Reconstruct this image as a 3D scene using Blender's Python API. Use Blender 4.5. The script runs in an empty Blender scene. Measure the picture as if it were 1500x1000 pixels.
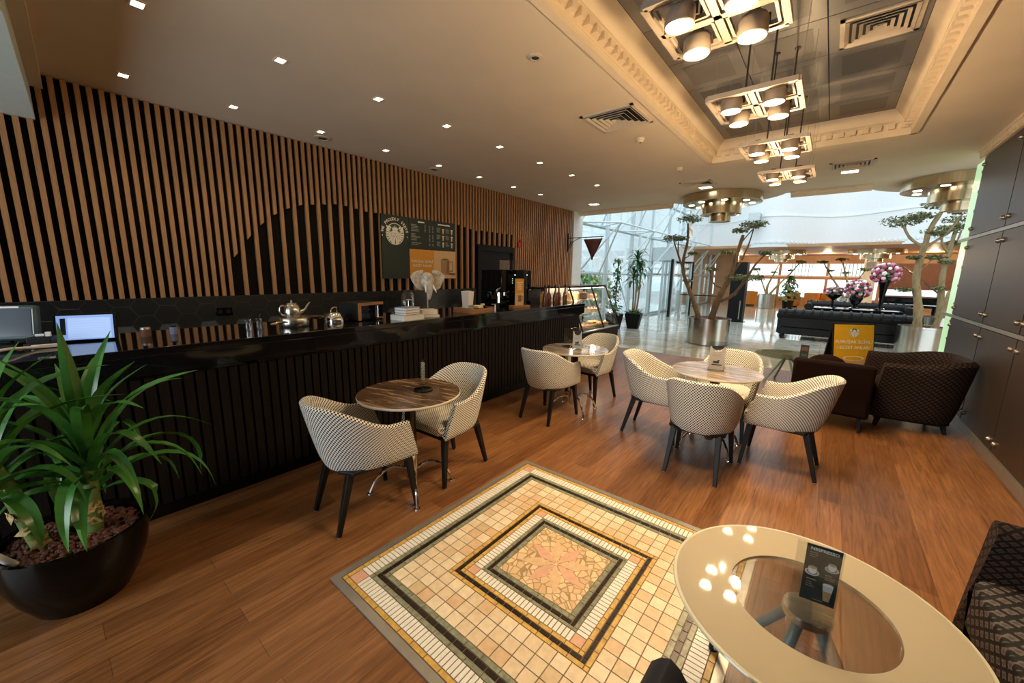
import bpy, bmesh, math, random
from mathutils import Vector, Matrix
C = bpy.context.scene.collection
S = bpy.context.scene
PI = math.pi
# ------------------------------------------------------------------ camera
cam = bpy.data.cameras.new('camera')
cam.sensor_width = 36.0
cam.lens = 565.0 / 1500.0 * 36.0
cam.clip_start = 0.02
cam.clip_end = 300
camo = bpy.data.objects.new('camera', cam)
C.objects.link(camo)
R3 = Matrix(((0.77428669, -0.12304820, 0.62075700), (0.63264454, 0.12644385, -0.76405028), (0.01552411, 0.98431250, 0.17574957)))
camo.matrix_world = Matrix.Translation((0, 0, 1.6)) @ R3.to_4x4()
S.camera = camo
# ------------------------------------------------------------------ world, exposure
W = bpy.data.worlds.new('sky')
S.world = W
W.use_nodes = True
nt = W.node_tree
bg = nt.nodes['Background']
tc = nt.nodes.new('ShaderNodeTexCoord')
sx = nt.nodes.new('ShaderNodeSeparateXYZ')
rp = nt.nodes.new('ShaderNodeValToRGB')
rp.color_ramp.elements[0].position = 0.0
rp.color_ramp.elements[0].color = (0.80, 0.88, 0.92, 1)
rp.color_ramp.elements[1].position = 0.55
rp.color_ramp.elements[1].color = (0.80, 0.93, 1.0, 1)
nt.links.new(tc.outputs['Generated'], sx.inputs[0])
nt.links.new(sx.outputs['Z'], rp.inputs[0])
nt.links.new(rp.outputs[0], bg.inputs[0])
bg.inputs[1].default_value = 1.35
S.view_settings.view_transform = 'Standard'
S.view_settings.look = 'None'
S.view_settings.gamma = 1.0
S.view_settings.use_curve_mapping = False
S.view_settings.exposure = 0.8
S.cycles.max_bounces = 7
S.cycles.diffuse_bounces = 4
S.cycles.glossy_bounces = 4
S.cycles.transmission_bounces = 5
S.cycles.transparent_max_bounces = 14
S.cycles.caustics_reflective = False
S.cycles.caustics_refractive = False
S.cycles.sample_clamp_indirect = 4.0
WARM = (1.0, 0.71, 0.40)
P_DOWN, P_PEND, P_FILL, P_DISC, P_HALL = 9.0, 19.0, 19.0, 14.0, 40.0


def lamp(name, kind, loc, power, color, parent=None, size=0.06, angle=120, blend=0.6, rot=(0, 0, 0)):
    l = bpy.data.lights.new(name, kind)
    l.energy = power
    l.color = color
    if kind == 'SPOT':
        l.spot_size = math.radians(angle)
        l.spot_blend = blend
        l.shadow_soft_size = size
    elif kind == 'POINT':
        l.shadow_soft_size = size
    o = bpy.data.objects.new(name, l)
    o.location = loc
    o.rotation_euler = rot
    C.objects.link(o)
    if parent:
        o.parent = parent
    return o


# ------------------------------------------------------------------ materials
def newmat(name):
    m = bpy.data.materials.new(name)
    m.use_nodes = True
    n = m.node_tree
    return m, n, n.nodes['Principled BSDF']


def mat(name, col, rough=0.5, metal=0.0, var=0.12, scale=14.0, bump=0.0, spec=None, coat=0.0, emit=None, estr=0.0, stretch=None):
    m, n, p = newmat(name)
    p.inputs['Roughness'].default_value = rough
    p.inputs['Metallic'].default_value = metal
    if spec is not None:
        p.inputs['Specular IOR Level'].default_value = spec
    if coat:
        p.inputs['Coat Weight'].default_value = coat
        p.inputs['Coat Roughness'].default_value = 0.08
    t = n.nodes.new('ShaderNodeTexCoord')
    mp = n.nodes.new('ShaderNodeMapping')
    if stretch:
        mp.inputs['Scale'].default_value = stretch
    nz = n.nodes.new('ShaderNodeTexNoise')
    nz.inputs['Scale'].default_value = scale
    nz.inputs['Detail'].default_value = 4
    r = n.nodes.new('ShaderNodeValToRGB')
    a = tuple(max(0, c * (1 - var)) for c in col)
    b = tuple(min(1, c * (1 + var)) for c in col)
    r.color_ramp.elements[0].position = 0.3
    r.color_ramp.elements[1].position = 0.7
    r.color_ramp.elements[0].color = (*a, 1)
    r.color_ramp.elements[1].color = (*b, 1)
    n.links.new(t.outputs['Object'], mp.inputs[0])
    n.links.new(mp.outputs[0], nz.inputs['Vector'])
    n.links.new(nz.outputs['Fac'], r.inputs[0])
    n.links.new(r.outputs[0], p.inputs['Base Color'])
    if bump:
        bn = n.nodes.new('ShaderNodeBump')
        bn.inputs['Strength'].default_value = bump
        bn.inputs['Distance'].default_value = 0.01
        n.links.new(nz.outputs['Fac'], bn.inputs['Height'])
        n.links.new(bn.outputs[0], p.inputs['Normal'])
    if emit:
        p.inputs['Emission Color'].default_value = (*emit, 1)
        p.inputs['Emission Strength'].default_value = estr
    return m


def glassmat(name, tint=(1, 1, 1), refl=0.10, rough=0.02):
    m, n, p = newmat(name)
    n.nodes.remove(p)
    out = n.nodes['Material Output']
    tr = n.nodes.new('ShaderNodeBsdfTransparent')
    tr.inputs[0].default_value = (*tint, 1)
    gl = n.nodes.new('ShaderNodeBsdfGlossy')
    gl.inputs['Roughness'].default_value = rough
    lw = n.nodes.new('ShaderNodeLayerWeight')
    lw.inputs[0].default_value = 0.35
    mr = n.nodes.new('ShaderNodeMapRange')
    mr.inputs['To Min'].default_value = refl * 0.4
    mr.inputs['To Max'].default_value = min(1, refl * 4)
    mx = n.nodes.new('ShaderNodeMixShader')
    n.links.new(lw.outputs['Fresnel'], mr.inputs['Value'])
    n.links.new(mr.outputs[0], mx.inputs[0])
    n.links.new(tr.outputs[0], mx.inputs[1])
    n.links.new(gl.outputs[0], mx.inputs[2])
    n.links.new(mx.outputs[0], out.inputs[0])
    return m


def math_node(n, op, a=None, b=None, va=None, vb=None):
    k = n.nodes.new('ShaderNodeMath')
    k.operation = op
    if a is not None:
        n.links.new(a, k.inputs[0])
    elif va is not None:
        k.inputs[0].default_value = va
    if b is not None:
        n.links.new(b, k.inputs[1])
    elif vb is not None:
        k.inputs[1].default_value = vb
    return k.outputs[0]


def woodfloor():
    m, n, p = newmat('oak_floor')
    t = n.nodes.new('ShaderNodeTexCoord')
    mp = n.nodes.new('ShaderNodeMapping')
    mp.inputs['Rotation'].default_value = (0, 0, PI / 2)
    br = n.nodes.new('ShaderNodeTexBrick')
    br.offset = 0.37
    br.inputs['Scale'].default_value = 1.0
    br.inputs['Brick Width'].default_value = 1.15
    br.inputs['Row Height'].default_value = 0.125
    br.inputs['Mortar Size'].default_value = 0.0012
    br.inputs['Mortar Smooth'].default_value = 0.3
    br.inputs['Bias'].default_value = 0.0
    br.inputs['Color1'].default_value = (0.175, 0.074, 0.026, 1)
    br.inputs['Color2'].default_value = (0.285, 0.132, 0.052, 1)
    br.inputs['Mortar'].default_value = (0.09, 0.035, 0.014, 1)
    n.links.new(t.outputs['Object'], mp.inputs[0])
    n.links.new(mp.outputs[0], br.inputs['Vector'])
    mg = n.nodes.new('ShaderNodeMapping')
    mg.inputs['Scale'].default_value = (34, 2.2, 1)
    n.links.new(t.outputs['Object'], mg.inputs[0])
    nz = n.nodes.new('ShaderNodeTexNoise')
    nz.inputs['Scale'].default_value = 1.6
    nz.inputs['Detail'].default_value = 6
    nz.inputs['Distortion'].default_value = 0.8
    n.links.new(mg.outputs[0], nz.inputs['Vector'])
    r = n.nodes.new('ShaderNodeValToRGB')
    r.color_ramp.elements[0].position = 0.32
    r.color_ramp.elements[0].color = (0.62, 0.57, 0.52, 1)
    r.color_ramp.elements[1].position = 0.68
    r.color_ramp.elements[1].color = (1.18, 1.16, 1.13, 1)
    n.links.new(nz.outputs['Fac'], r.inputs[0])
    mx = n.nodes.new('ShaderNodeMix')
    mx.data_type = 'RGBA'
    mx.blend_type = 'MULTIPLY'
    mx.inputs[0].default_value = 1.0
    n.links.new(br.outputs['Color'], mx.inputs[6])
    n.links.new(r.outputs[0], mx.inputs[7])
    n.links.new(mx.outputs[2], p.inputs['Base Color'])
    p.inputs['Roughness'].default_value = 0.33
    p.inputs['Specular IOR Level'].default_value = 0.42
    bn = n.nodes.new('ShaderNodeBump')
    bn.inputs['Strength'].default_value = 0.10
    bn.inputs['Distance'].default_value = 0.004
    n.links.new(nz.outputs['Fac'], bn.inputs['Height'])
    n.links.new(bn.outputs[0], p.inputs['Normal'])
    return m


def marblefloor():
    m, n, p = newmat('polished_marble')
    t = n.nodes.new('ShaderNodeTexCoord')
    br = n.nodes.new('ShaderNodeTexBrick')
    br.offset = 0.0
    br.inputs['Scale'].default_value = 1.0
    br.inputs['Brick Width'].default_value = 1.2
    br.inputs['Row Height'].default_value = 1.2
    br.inputs['Mortar Size'].default_value = 0.003
    br.inputs['Color1'].default_value = (0.42, 0.40, 0.34, 1)
    br.inputs['Color2'].default_value = (0.50, 0.50, 0.46, 1)
    br.inputs['Mortar'].default_value = (0.25, 0.24, 0.21, 1)
    nz = n.nodes.new('ShaderNodeTexNoise')
    nz.inputs['Scale'].default_value = 1.4
    nz.inputs['Detail'].default_value = 7
    nz.inputs['Distortion'].default_value = 2.2
    r = n.nodes.new('ShaderNodeValToRGB')
    r.color_ramp.elements[0].position = 0.35
    r.color_ramp.elements[0].color = (0.72, 0.70, 0.64, 1)
    r.color_ramp.elements[1].position = 0.6
    r.color_ramp.elements[1].color = (1.08, 1.06, 1.02, 1)
    mx = n.nodes.new('ShaderNodeMix')
    mx.data_type = 'RGBA'
    mx.blend_type = 'MULTIPLY'
    mx.inputs[0].default_value = 1.0
    n.links.new(t.outputs['Object'], br.inputs['Vector'])
    n.links.new(t.outputs['Object'], nz.inputs['Vector'])
    n.links.new(nz.outputs['Fac'], r.inputs[0])
    n.links.new(br.outputs['Color'], mx.inputs[6])
    n.links.new(r.outputs[0], mx.inputs[7])
    n.links.new(mx.outputs[2], p.inputs['Base Color'])
    p.inputs['Roughness'].default_value = 0.07
    p.inputs['Specular IOR Level'].default_value = 0.9
    return m


def weave(name, light, dark, cell, thresh=0.5, rough=0.85):
    """woven check of small light dots on dark thread, from the UV in metres"""
    m, n, p = newmat(name)
    uv = n.nodes.new('ShaderNodeUVMap')
    s = n.nodes.new('ShaderNodeSeparateXYZ')
    n.links.new(uv.outputs[0], s.inputs[0])
    k = 2 * PI / cell
    a = math_node(n, 'SINE', math_node(n, 'MULTIPLY', s.outputs['X'], vb=k))
    b = math_node(n, 'SINE', math_node(n, 'MULTIPLY', s.outputs['Y'], vb=k * 0.85))
    c = math_node(n, 'MULTIPLY', a, b)
    r = n.nodes.new('ShaderNodeValToRGB')
    r.color_ramp.elements[0].position = thresh - 0.06
    r.color_ramp.elements[0].color = (*dark, 1)
    r.color_ramp.elements[1].position = thresh + 0.06
    r.color_ramp.elements[1].color = (*light, 1)
    q = math_node(n, 'MULTIPLY_ADD', c, vb=0.5)
    q.node.inputs[2].default_value = 0.5
    n.links.new(q, r.inputs[0])
    n.links.new(r.outputs[0], p.inputs['Base Color'])
    p.inputs['Roughness'].default_value = rough
    p.inputs['Specular IOR Level'].default_value = 0.2
    bn = n.nodes.new('ShaderNodeBump')
    bn.inputs['Strength'].default_value = 0.25
    bn.inputs['Distance'].default_value = 0.003
    n.links.new(q, bn.inputs['Height'])
    n.links.new(bn.outputs[0], p.inputs['Normal'])
    return m


def lacemat(name, line, fill, cell):
    """diamond lattice with a spot in every diamond, from the UV in metres"""
    m, n, p = newmat(name)
    uv = n.nodes.new('ShaderNodeUVMap')
    s = n.nodes.new('ShaderNodeSeparateXYZ')
    n.links.new(uv.outputs[0], s.inputs[0])
    u = math_node(n, 'MULTIPLY', s.outputs['X'], vb=1 / cell)
    v = math_node(n, 'MULTIPLY', s.outputs['Y'], vb=1.15 / cell)
    d1 = math_node(n, 'PINGPONG', math_node(n, 'ADD', u, v), vb=0.5)
    d2 = math_node(n, 'PINGPONG', math_node(n, 'SUBTRACT', u, v), vb=0.5)
    lo = math_node(n, 'MINIMUM', d1, d2)
    nz = n.nodes.new('ShaderNodeTexNoise')
    nz.inputs['Scale'].default_value = 90
    n.links.new(uv.outputs[0], nz.inputs['Vector'])
    q = math_node(n, 'MULTIPLY_ADD', nz.outputs['Fac'], vb=0.34)
    n.links.new(lo, q.node.inputs[2])
    r = n.nodes.new('ShaderNodeValToRGB')
    r.color_ramp.elements[0].position = 0.33
    r.color_ramp.elements[0].color = (*line, 1)
    r.color_ramp.elements[1].position = 0.40
    r.color_ramp.elements[1].color = (*fill, 1)
    e = r.color_ramp.elements.new(0.56)
    e.color = (*[c * 0.45 for c in fill], 1)
    n.links.new(q, r.inputs[0])
    n.links.new(r.outputs[0], p.inputs['Base Color'])
    p.inputs['Roughness'].default_value = 0.75
    p.inputs['Specular IOR Level'].default_value = 0.25
    bn = n.nodes.new('ShaderNodeBump')
    bn.inputs['Strength'].default_value = 0.4
    bn.inputs['Distance'].default_value = 0.004
    n.links.new(q, bn.inputs['Height'])
    n.links.new(bn.outputs[0], p.inputs['Normal'])
    return m


def streak(name, dark, mid, vein, rough):
    """marble with long thin wavy streaks in one direction"""
    m, n, p = newmat(name)
    t = n.nodes.new('ShaderNodeTexCoord')
    mp = n.nodes.new('ShaderNodeMapping')
    mp.inputs['Rotation'].default_value = (0, 0, 0.9)
    mp.inputs['Scale'].default_value = (2.4, 15, 1)
    nz = n.nodes.new('ShaderNodeTexNoise')
    nz.inputs['Scale'].default_value = 1.3
    nz.inputs['Detail'].default_value = 6
    nz.inputs['Distortion'].default_value = 1.1
    r = n.nodes.new('ShaderNodeValToRGB')
    r.color_ramp.elements[0].position = 0.36
    r.color_ramp.elements[0].color = (*dark, 1)
    r.color_ramp.elements[1].position = 0.56
    r.color_ramp.elements[1].color = (*mid, 1)
    e = r.color_ramp.elements.new(0.66)
    e.color = (*vein, 1)
    e = r.color_ramp.elements.new(0.72)
    e.color = (*mid, 1)
    n.links.new(t.outputs['Object'], mp.inputs[0])
    n.links.new(mp.outputs[0], nz.inputs['Vector'])
    n.links.new(nz.outputs['Fac'], r.inputs[0])
    n.links.new(r.outputs[0], p.inputs['Base Color'])
    p.inputs['Roughness'].default_value = rough
    return m


def cellmat(name, cols, grout, scale, edge=0.05, rough=0.45):
    """irregular broken-stone cells with grout lines"""
    m, n, p = newmat(name)
    t = n.nodes.new('ShaderNodeTexCoord')
    v1 = n.nodes.new('ShaderNodeTexVoronoi')
    v1.inputs['Scale'].default_value = scale
    v2 = n.nodes.new('ShaderNodeTexVoronoi')
    v2.feature = 'DISTANCE_TO_EDGE'
    v2.inputs['Scale'].default_value = scale
    for v in (v1, v2):
        n.links.new(t.outputs['Object'], v.inputs['Vector'])
    s = n.nodes.new('ShaderNodeSeparateColor')
    n.links.new(v1.outputs['Color'], s.inputs[0])
    r = n.nodes.new('ShaderNodeValToRGB')
    r.color_ramp.elements[0].color = (*cols[0], 1)
    r.color_ramp.elements[1].color = (*cols[1], 1)
    n.links.new(s.outputs[0], r.inputs[0])
    st = math_node(n, 'GREATER_THAN', v2.outputs['Distance'], vb=edge)
    mx = n.nodes.new('ShaderNodeMix')
    mx.data_type = 'RGBA'
    mx.inputs[6].default_value = (*grout, 1)
    n.links.new(st, mx.inputs[0])
    n.links.new(r.outputs[0], mx.inputs[7])
    n.links.new(mx.outputs[2], p.inputs['Base Color'])
    p.inputs['Roughness'].default_value = rough
    return m


def leafmat(name, a, b, rough=0.35, scale=3.0):
    m = mat(name, a, rough, 0, 0.0, scale)
    r = [x for x in m.node_tree.nodes if x.type == 'VALTORGB'][0]
    r.color_ramp.elements[0].color = (*a, 1)
    r.color_ramp.elements[1].color = (*b, 1)
    return m


M = {}
M['wood_floor'] = woodfloor()
M['marble'] = marblefloor()
M['ceiling'] = mat('cream_plaster', (0.70, 0.58, 0.43), 0.9, var=0.03, scale=2)
M['cornice'] = mat('cornice_plaster', (0.74, 0.60, 0.42), 0.8, var=0.04, scale=5)
M['beam'] = mat('grey_green_plaster', (0.52, 0.54, 0.47), 0.9, var=0.03)
M['white'] = mat('white_paint', (0.80, 0.81, 0.80), 0.6, var=0.03)
M['band'] = mat('white_panel', (0.76, 0.785, 0.80), 0.55, var=0.02)
M['slat'] = mat('oak_slat', (0.37, 0.178, 0.070), 0.42, var=0.22, scale=6, stretch=(30, 30, 1.2))
M['black_wall'] = mat('black_paint', (0.0035, 0.0032, 0.003), 0.7, var=0.3, spec=0.15)
M['black'] = mat('black_satin', (0.005, 0.005, 0.005), 0.5, var=0.2, spec=0.2)
M['black_gloss'] = mat('black_gloss', (0.003, 0.003, 0.003), 0.08, var=0.2, spec=0.28)
M['granite'] = mat('black_granite', (0.006, 0.006, 0.007), 0.06, var=0.8, scale=160, spec=0.45)
M['rib'] = mat('dark_walnut', (0.0075, 0.0048, 0.0035), 0.55, var=0.35, scale=5, stretch=(14, 14, 1), spec=0.2)
M['panel'] = mat('bronze_panel', (0.058, 0.038, 0.027), 0.42, metal=0.25, var=0.08, scale=3)
M['strip'] = mat('brushed_aluminium', (0.40, 0.38, 0.34), 0.4, metal=0.7, var=0.06)
M['steel'] = mat('brushed_steel', (0.60, 0.57, 0.51), 0.22, metal=1.0, var=0.03, scale=3)
M['brass'] = mat('brushed_brass_steel', (0.56, 0.46, 0.30), 0.22, metal=1.0, var=0.12, scale=2, stretch=(30, 30, 0.4))
M['chrome'] = mat('chrome', (0.80, 0.80, 0.80), 0.08, metal=1.0, var=0.03)
M['bolt'] = mat('bolt_nickel', (0.34, 0.30, 0.25), 0.35, metal=1.0, var=0.05)
M['alu'] = mat('facade_aluminium', (0.50, 0.56, 0.58), 0.4, metal=0.3, var=0.05)
M['pipe'] = mat('grey_painted_pipe', (0.60, 0.70, 0.74), 0.4, var=0.04)
M['glass'] = glassmat('clear_glass', (0.95, 0.98, 0.98), 0.10)
M['acrylic'] = glassmat('clear_acrylic', (0.96, 0.97, 0.97), 0.12)
M['case_glass'] = glassmat('case_glass', (0.95, 0.96, 0.95), 0.10)
M['frost'] = mat('frosted_glass', (0.68, 0.62, 0.48), 0.04, var=0.02, spec=0.5)
_n = M['frost'].node_tree
_t = _n.nodes.new('ShaderNodeBsdfTranslucent')
_t.inputs[0].default_value = (0.74, 0.68, 0.54, 1)
_x = _n.nodes.new('ShaderNodeMixShader')
_x.inputs[0].default_value = 0.45
_n.links.new(_n.nodes['Principled BSDF'].outputs[0], _x.inputs[1])
_n.links.new(_t.outputs[0], _x.inputs[2])
_n.links.new(_x.outputs[0], _n.nodes['Material Output'].inputs[0])
M['greenpane'] = glassmat('greenish_glass', (0.70, 0.80, 0.68), 0.14)
M['frost_rim'] = mat('glass_rim', (0.62, 0.60, 0.46), 0.08, var=0.03, spec=0.8)
M['greenglass'] = mat('lit_green_glass', (0.48, 0.68, 0.46), 0.25, var=0.04, emit=(0.50, 0.82, 0.46), estr=0.42)
M['tile_grey'] = mat('grey_metal_tile', (0.235, 0.21, 0.18), 0.45, metal=0.2, var=0.05, scale=2)
M['tile_dark'] = mat('perforated_tile', (0.175, 0.155, 0.135), 0.55, metal=0.2, var=0.10, scale=300)
M['fab'] = weave('dogtooth_weave', (0.84, 0.82, 0.74), (0.022, 0.017, 0.014), 0.0205, 0.47)
M['fab_seat'] = weave('dogtooth_weave_seat', (0.84, 0.81, 0.72), (0.05, 0.04, 0.03), 0.020, 0.42)
M['leg'] = mat('black_stained_oak', (0.008, 0.007, 0.006), 0.45, var=0.25, spec=0.25)
M['lace'] = lacemat('dark_lattice_weave', (0.003, 0.0025, 0.003), (0.070, 0.038, 0.028), 0.052)
M['lace2'] = lacemat('blue_black_lattice_weave', (0.003, 0.003, 0.004), (0.12, 0.10, 0.10), 0.060)
M['velvet'] = mat('brown_velvet', (0.010, 0.004, 0.003), 0.9, var=0.2, scale=4, spec=0.1)
M['leather'] = mat('black_leather', (0.006, 0.006, 0.007), 0.30, var=0.3, scale=20, bump=0.1, spec=0.22)
M['leather_blue'] = mat('blue_black_leather', (0.014, 0.016, 0.024), 0.45, var=0.2, scale=20)
M['ttop'] = streak('brown_marble', (0.055, 0.030, 0.016), (0.135, 0.082, 0.048), (0.36, 0.25, 0.16), 0.14)
M['ttop2'] = streak('grey_brown_marble', (0.15, 0.115, 0.085), (0.27, 0.215, 0.17), (0.44, 0.37, 0.30), 0.10)
M['tedge'] = mat('pale_stone_edge', (0.62, 0.55, 0.45), 0.3, var=0.08)
M['tpost'] = mat('dark_brown_steel', (0.035, 0.017, 0.010), 0.25, metal=0.4, var=0.1)
M['tubeblue'] = mat('blue_grey_tube', (0.24, 0.34, 0.37), 0.35, metal=0.2, var=0.08)
M['lampmetal'] = mat('lamp_aluminium', (0.36, 0.29, 0.22), 0.40, metal=0.5, var=0.06)
M['lampdark'] = mat('lamp_dark', (0.03, 0.025, 0.02), 0.5)
M['lens'] = mat('lamp_lens', (1, 0.95, 0.85), 0.4, var=0.0, emit=(1.0, 0.88, 0.66), estr=9.0)
M['dlens'] = mat('downlight_lens', (1, 0.95, 0.85), 0.4, var=0.0, emit=(1.0, 0.88, 0.68), estr=6.0)
M['vent'] = mat('vent_metal', (0.60, 0.50, 0.38), 0.45, var=0.05)
M['green'] = mat('board_dark_green', (0.010, 0.020, 0.013), 0.5, var=0.15)
M['logogreen'] = mat('logo_green', (0.012, 0.085, 0.045), 0.5, var=0.05)
M['cream'] = mat('print_cream', (0.80, 0.76, 0.64), 0.6, var=0.03)
M['orange'] = mat('print_orange', (0.62, 0.27, 0.025), 0.55, var=0.04)
M['yellow'] = mat('print_yellow', (0.74, 0.42, 0.02), 0.55, var=0.05)
M['tan'] = mat('print_tan', (0.63, 0.40, 0.19), 0.55, var=0.04)
M['mug'] = mat('print_mug', (0.36, 0.20, 0.10), 0.55, var=0.05)
M['mugd'] = mat('print_mug_dark', (0.21, 0.105, 0.05), 0.5, var=0.08)
M['textdim'] = mat('print_grey_text', (0.24, 0.25, 0.22), 0.6)
M['paper'] = mat('white_paper', (0.82, 0.80, 0.77), 0.6, var=0.03)
M['paperpink'] = mat('pale_pink_paper', (0.80, 0.66, 0.55), 0.6, var=0.03)
M['teal'] = mat('print_teal_black', (0.018, 0.035, 0.040), 0.3, var=0.15)
M['leaf'] = leafmat('dracaena_leaf', (0.030, 0.135, 0.020), (0.085, 0.28, 0.046), 0.25, 6)
M['leaf2'] = leafmat('glossy_leaf', (0.02, 0.085, 0.03), (0.05, 0.17, 0.05), 0.4, 9)
M['leaf3'] = leafmat('olive_leaf', (0.055, 0.075, 0.022), (0.19, 0.20, 0.06), 0.6, 9)
M['hedge'] = leafmat('hedge_leaf', (0.10, 0.24, 0.04), (0.30, 0.50, 0.12), 0.7, 5)
M['stem'] = mat('green_stem', (0.13, 0.20, 0.05), 0.5, var=0.3, scale=30)
M['husk'] = mat('dry_husk', (0.50, 0.36, 0.14), 0.8, var=0.4, scale=60)
M['bark'] = mat('tan_bark', (0.13, 0.080, 0.040), 0.85, var=0.35, scale=22, bump=0.4, stretch=(1, 1, 0.3))
M['bark2'] = mat('pale_bark', (0.27, 0.20, 0.10), 0.85, var=0.3, scale=22, bump=0.4, stretch=(1, 1, 0.3))
M['soil'] = mat('red_lava_gravel', (0.10, 0.032, 0.018), 0.85, var=0.45, scale=40)
M['pebble'] = mat('lava_pebble', (0.135, 0.050, 0.032), 0.8, var=0.4, scale=25)
M['screen'] = mat('lit_screen', (0.3, 0.4, 0.6), 0.3, var=0.0, emit=(0.20, 0.36, 0.80), estr=0.42)
M['screen2'] = mat('lit_screen_pale', (0.3, 0.4, 0.6), 0.3, var=0.0, emit=(0.42, 0.60, 0.97), estr=0.42)
M['screendark'] = mat('dim_screen', (0.012, 0.022, 0.045), 0.12, var=0.1)
M['tealcase'] = mat('blue_grey_plastic', (0.045, 0.085, 0.095), 0.4, var=0.1)
M['lit'] = mat('indicator', (1, 1, 1), 0.4, emit=(0.65, 1.0, 0.72), estr=1.2)
M['whitelight'] = mat('case_tube', (1, 1, 1), 0.4, emit=(1.0, 0.86, 0.62), estr=6)
M['bone'] = mat('weathered_bone', (0.50, 0.46, 0.38), 0.8, var=0.35, scale=25, bump=0.3)
M['base_white'] = mat('white_plinth', (0.72, 0.66, 0.56), 0.6, var=0.06)
M['traywood'] = mat('tray_wood', (0.36, 0.17, 0.06), 0.5, var=0.3, scale=8, stretch=(12, 1, 12))
M['darkred'] = mat('dark_red_cloth', (0.050, 0.012, 0.010), 0.7, var=0.2)
M['red'] = mat('alarm_red', (0.35, 0.012, 0.02), 0.4)
M['bookblue'] = mat('book_blue', (0.22, 0.25, 0.42), 0.6)
M['bookwhite'] = mat('book_white', (0.66, 0.72, 0.74), 0.6)
M['bookbrown'] = mat('book_brown', (0.16, 0.07, 0.04), 0.6)
M['amber'] = mat('amber_bottle', (0.15, 0.045, 0.02), 0.15, spec=0.7)
M['cake'] = mat('sponge_cake', (0.78, 0.50, 0.20), 0.8, var=0.2, scale=40)
M['creamfood'] = mat('whipped_cream', (0.85, 0.76, 0.58), 0.7, var=0.06)
M['choc'] = mat('chocolate', (0.10, 0.035, 0.014), 0.4, var=0.2)
M['bread'] = mat('golden_pastry', (0.62, 0.36, 0.13), 0.7, var=0.3, scale=25)
M['berry'] = mat('red_berry', (0.45, 0.03, 0.02), 0.4)
M['warmwood'] = mat('warm_wood_panel', (0.44, 0.24, 0.115), 0.5, var=0.1, scale=3)
M['orangeseat'] = mat('orange_leather', (0.60, 0.24, 0.035), 0.5, var=0.1)
M['pale'] = mat('pale_outdoor_stone', (0.70, 0.74, 0.76), 0.8, var=0.05)
M['pink'] = mat('pink_petals', (0.56, 0.20, 0.27), 0.7, var=0.3, scale=60)
M['whitepetal'] = mat('blush_petals', (0.84, 0.68, 0.66), 0.7, var=0.15, scale=60)
M['redpetal'] = mat('crimson_petals', (0.34, 0.03, 0.08), 0.7, var=0.3, scale=60)
for nm, c in dict(tra1=(0.71, 0.57, 0.38), tra2=(0.63, 0.48, 0.29), tra3=(0.77, 0.65, 0.46), tra4=(0.66, 0.46, 0.27)).items():
    M[nm] = mat('travertine_' + nm, c, 0.42, var=0.10, scale=30)
M['tw'] = mat('white_marble_tile', (0.80, 0.78, 0.70), 0.35, var=0.05, scale=30)
M['tb'] = mat('dark_marble_tile', (0.018, 0.010, 0.008), 0.3, var=0.3, scale=30)
M['tg'] = mat('green_marble_tile', (0.235, 0.25, 0.17), 0.35, var=0.35, scale=45)
M['ty'] = mat('gold_stone_tile', (0.60, 0.37, 0.09), 0.42, var=0.22, scale=45)
M['tp'] = mat('pink_stone_tile', (0.66, 0.38, 0.26), 0.42, var=0.10, scale=30)
M['grout'] = mat('grout', (0.20, 0.15, 0.095), 0.8, var=0.1)
M['broken'] = cellmat('broken_travertine', ((0.62, 0.42, 0.22), (0.80, 0.60, 0.36)), (0.34, 0.24, 0.13), 24, 0.06)
M['hexgap'] = mat('hex_grout', (0.05, 0.055, 0.055), 0.7)
M['hexw'] = mat('hex_tile_black', (0.010, 0.011, 0.011), 0.30, var=0.2)


# ------------------------------------------------------------------ mesh helpers
def V(*a):
    return Vector(a)


def box(bm, c, s, mi=0, rot=None):
    """box of size s centred on c; rot is an optional Matrix about c"""
    vs = []
    for dx in (-.5, .5):
        for dy in (-.5, .5):
            for dz in (-.5, .5):
                p = Vector((dx * s[0], dy * s[1], dz * s[2]))
                if rot is not None:
                    p = rot @ p
                vs.append(bm.verts.new(p + Vector(c)))
    for f in ((0, 1, 3, 2), (4, 6, 7, 5), (0, 4, 5, 1), (2, 3, 7, 6), (0, 2, 6, 4), (1, 5, 7, 3)):
        fc = bm.faces.new([vs[i] for i in f])
        fc.material_index = mi
    return vs


def bx(bm, x0, x1, y0, y1, z0, z1, mi=0):
    return box(bm, ((x0 + x1) / 2, (y0 + y1) / 2, (z0 + z1) / 2), (x1 - x0, y1 - y0, z1 - z0), mi)


def bar(bm, a, b, w0, w1=None, mi=0, up=(0, 0, 1), d0=None, d1=None):
    """tapered square bar from a to b"""
    a, b = Vector(a), Vector(b)
    w1 = w0 if w1 is None else w1
    d0 = w0 if d0 is None else d0
    d1 = w1 if d1 is None else d1
    ax = (b - a).normalized()
    u = Vector(up)
    if abs(ax.dot(u)) > 0.95:
        u = Vector((0, 1, 0))
    sx_ = ax.cross(u).normalized()
    sy_ = sx_.cross(ax).normalized()
    r = []
    for p, w, d in ((a, w0, d0), (b, w1, d1)):
        r.append([bm.verts.new(p + sx_ * (i * w / 2) + sy_ * (j * d / 2)) for i, j in ((-1, -1), (1, -1), (1, 1), (-1, 1))])
    fs = [bm.faces.new(r[0][::-1]), bm.faces.new(r[1])]
    for i in range(4):
        k = (i + 1) % 4
        fs.append(bm.faces.new((r[0][i], r[0][k], r[1][k], r[1][i])))
    for f in fs:
        f.material_index = mi


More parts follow.
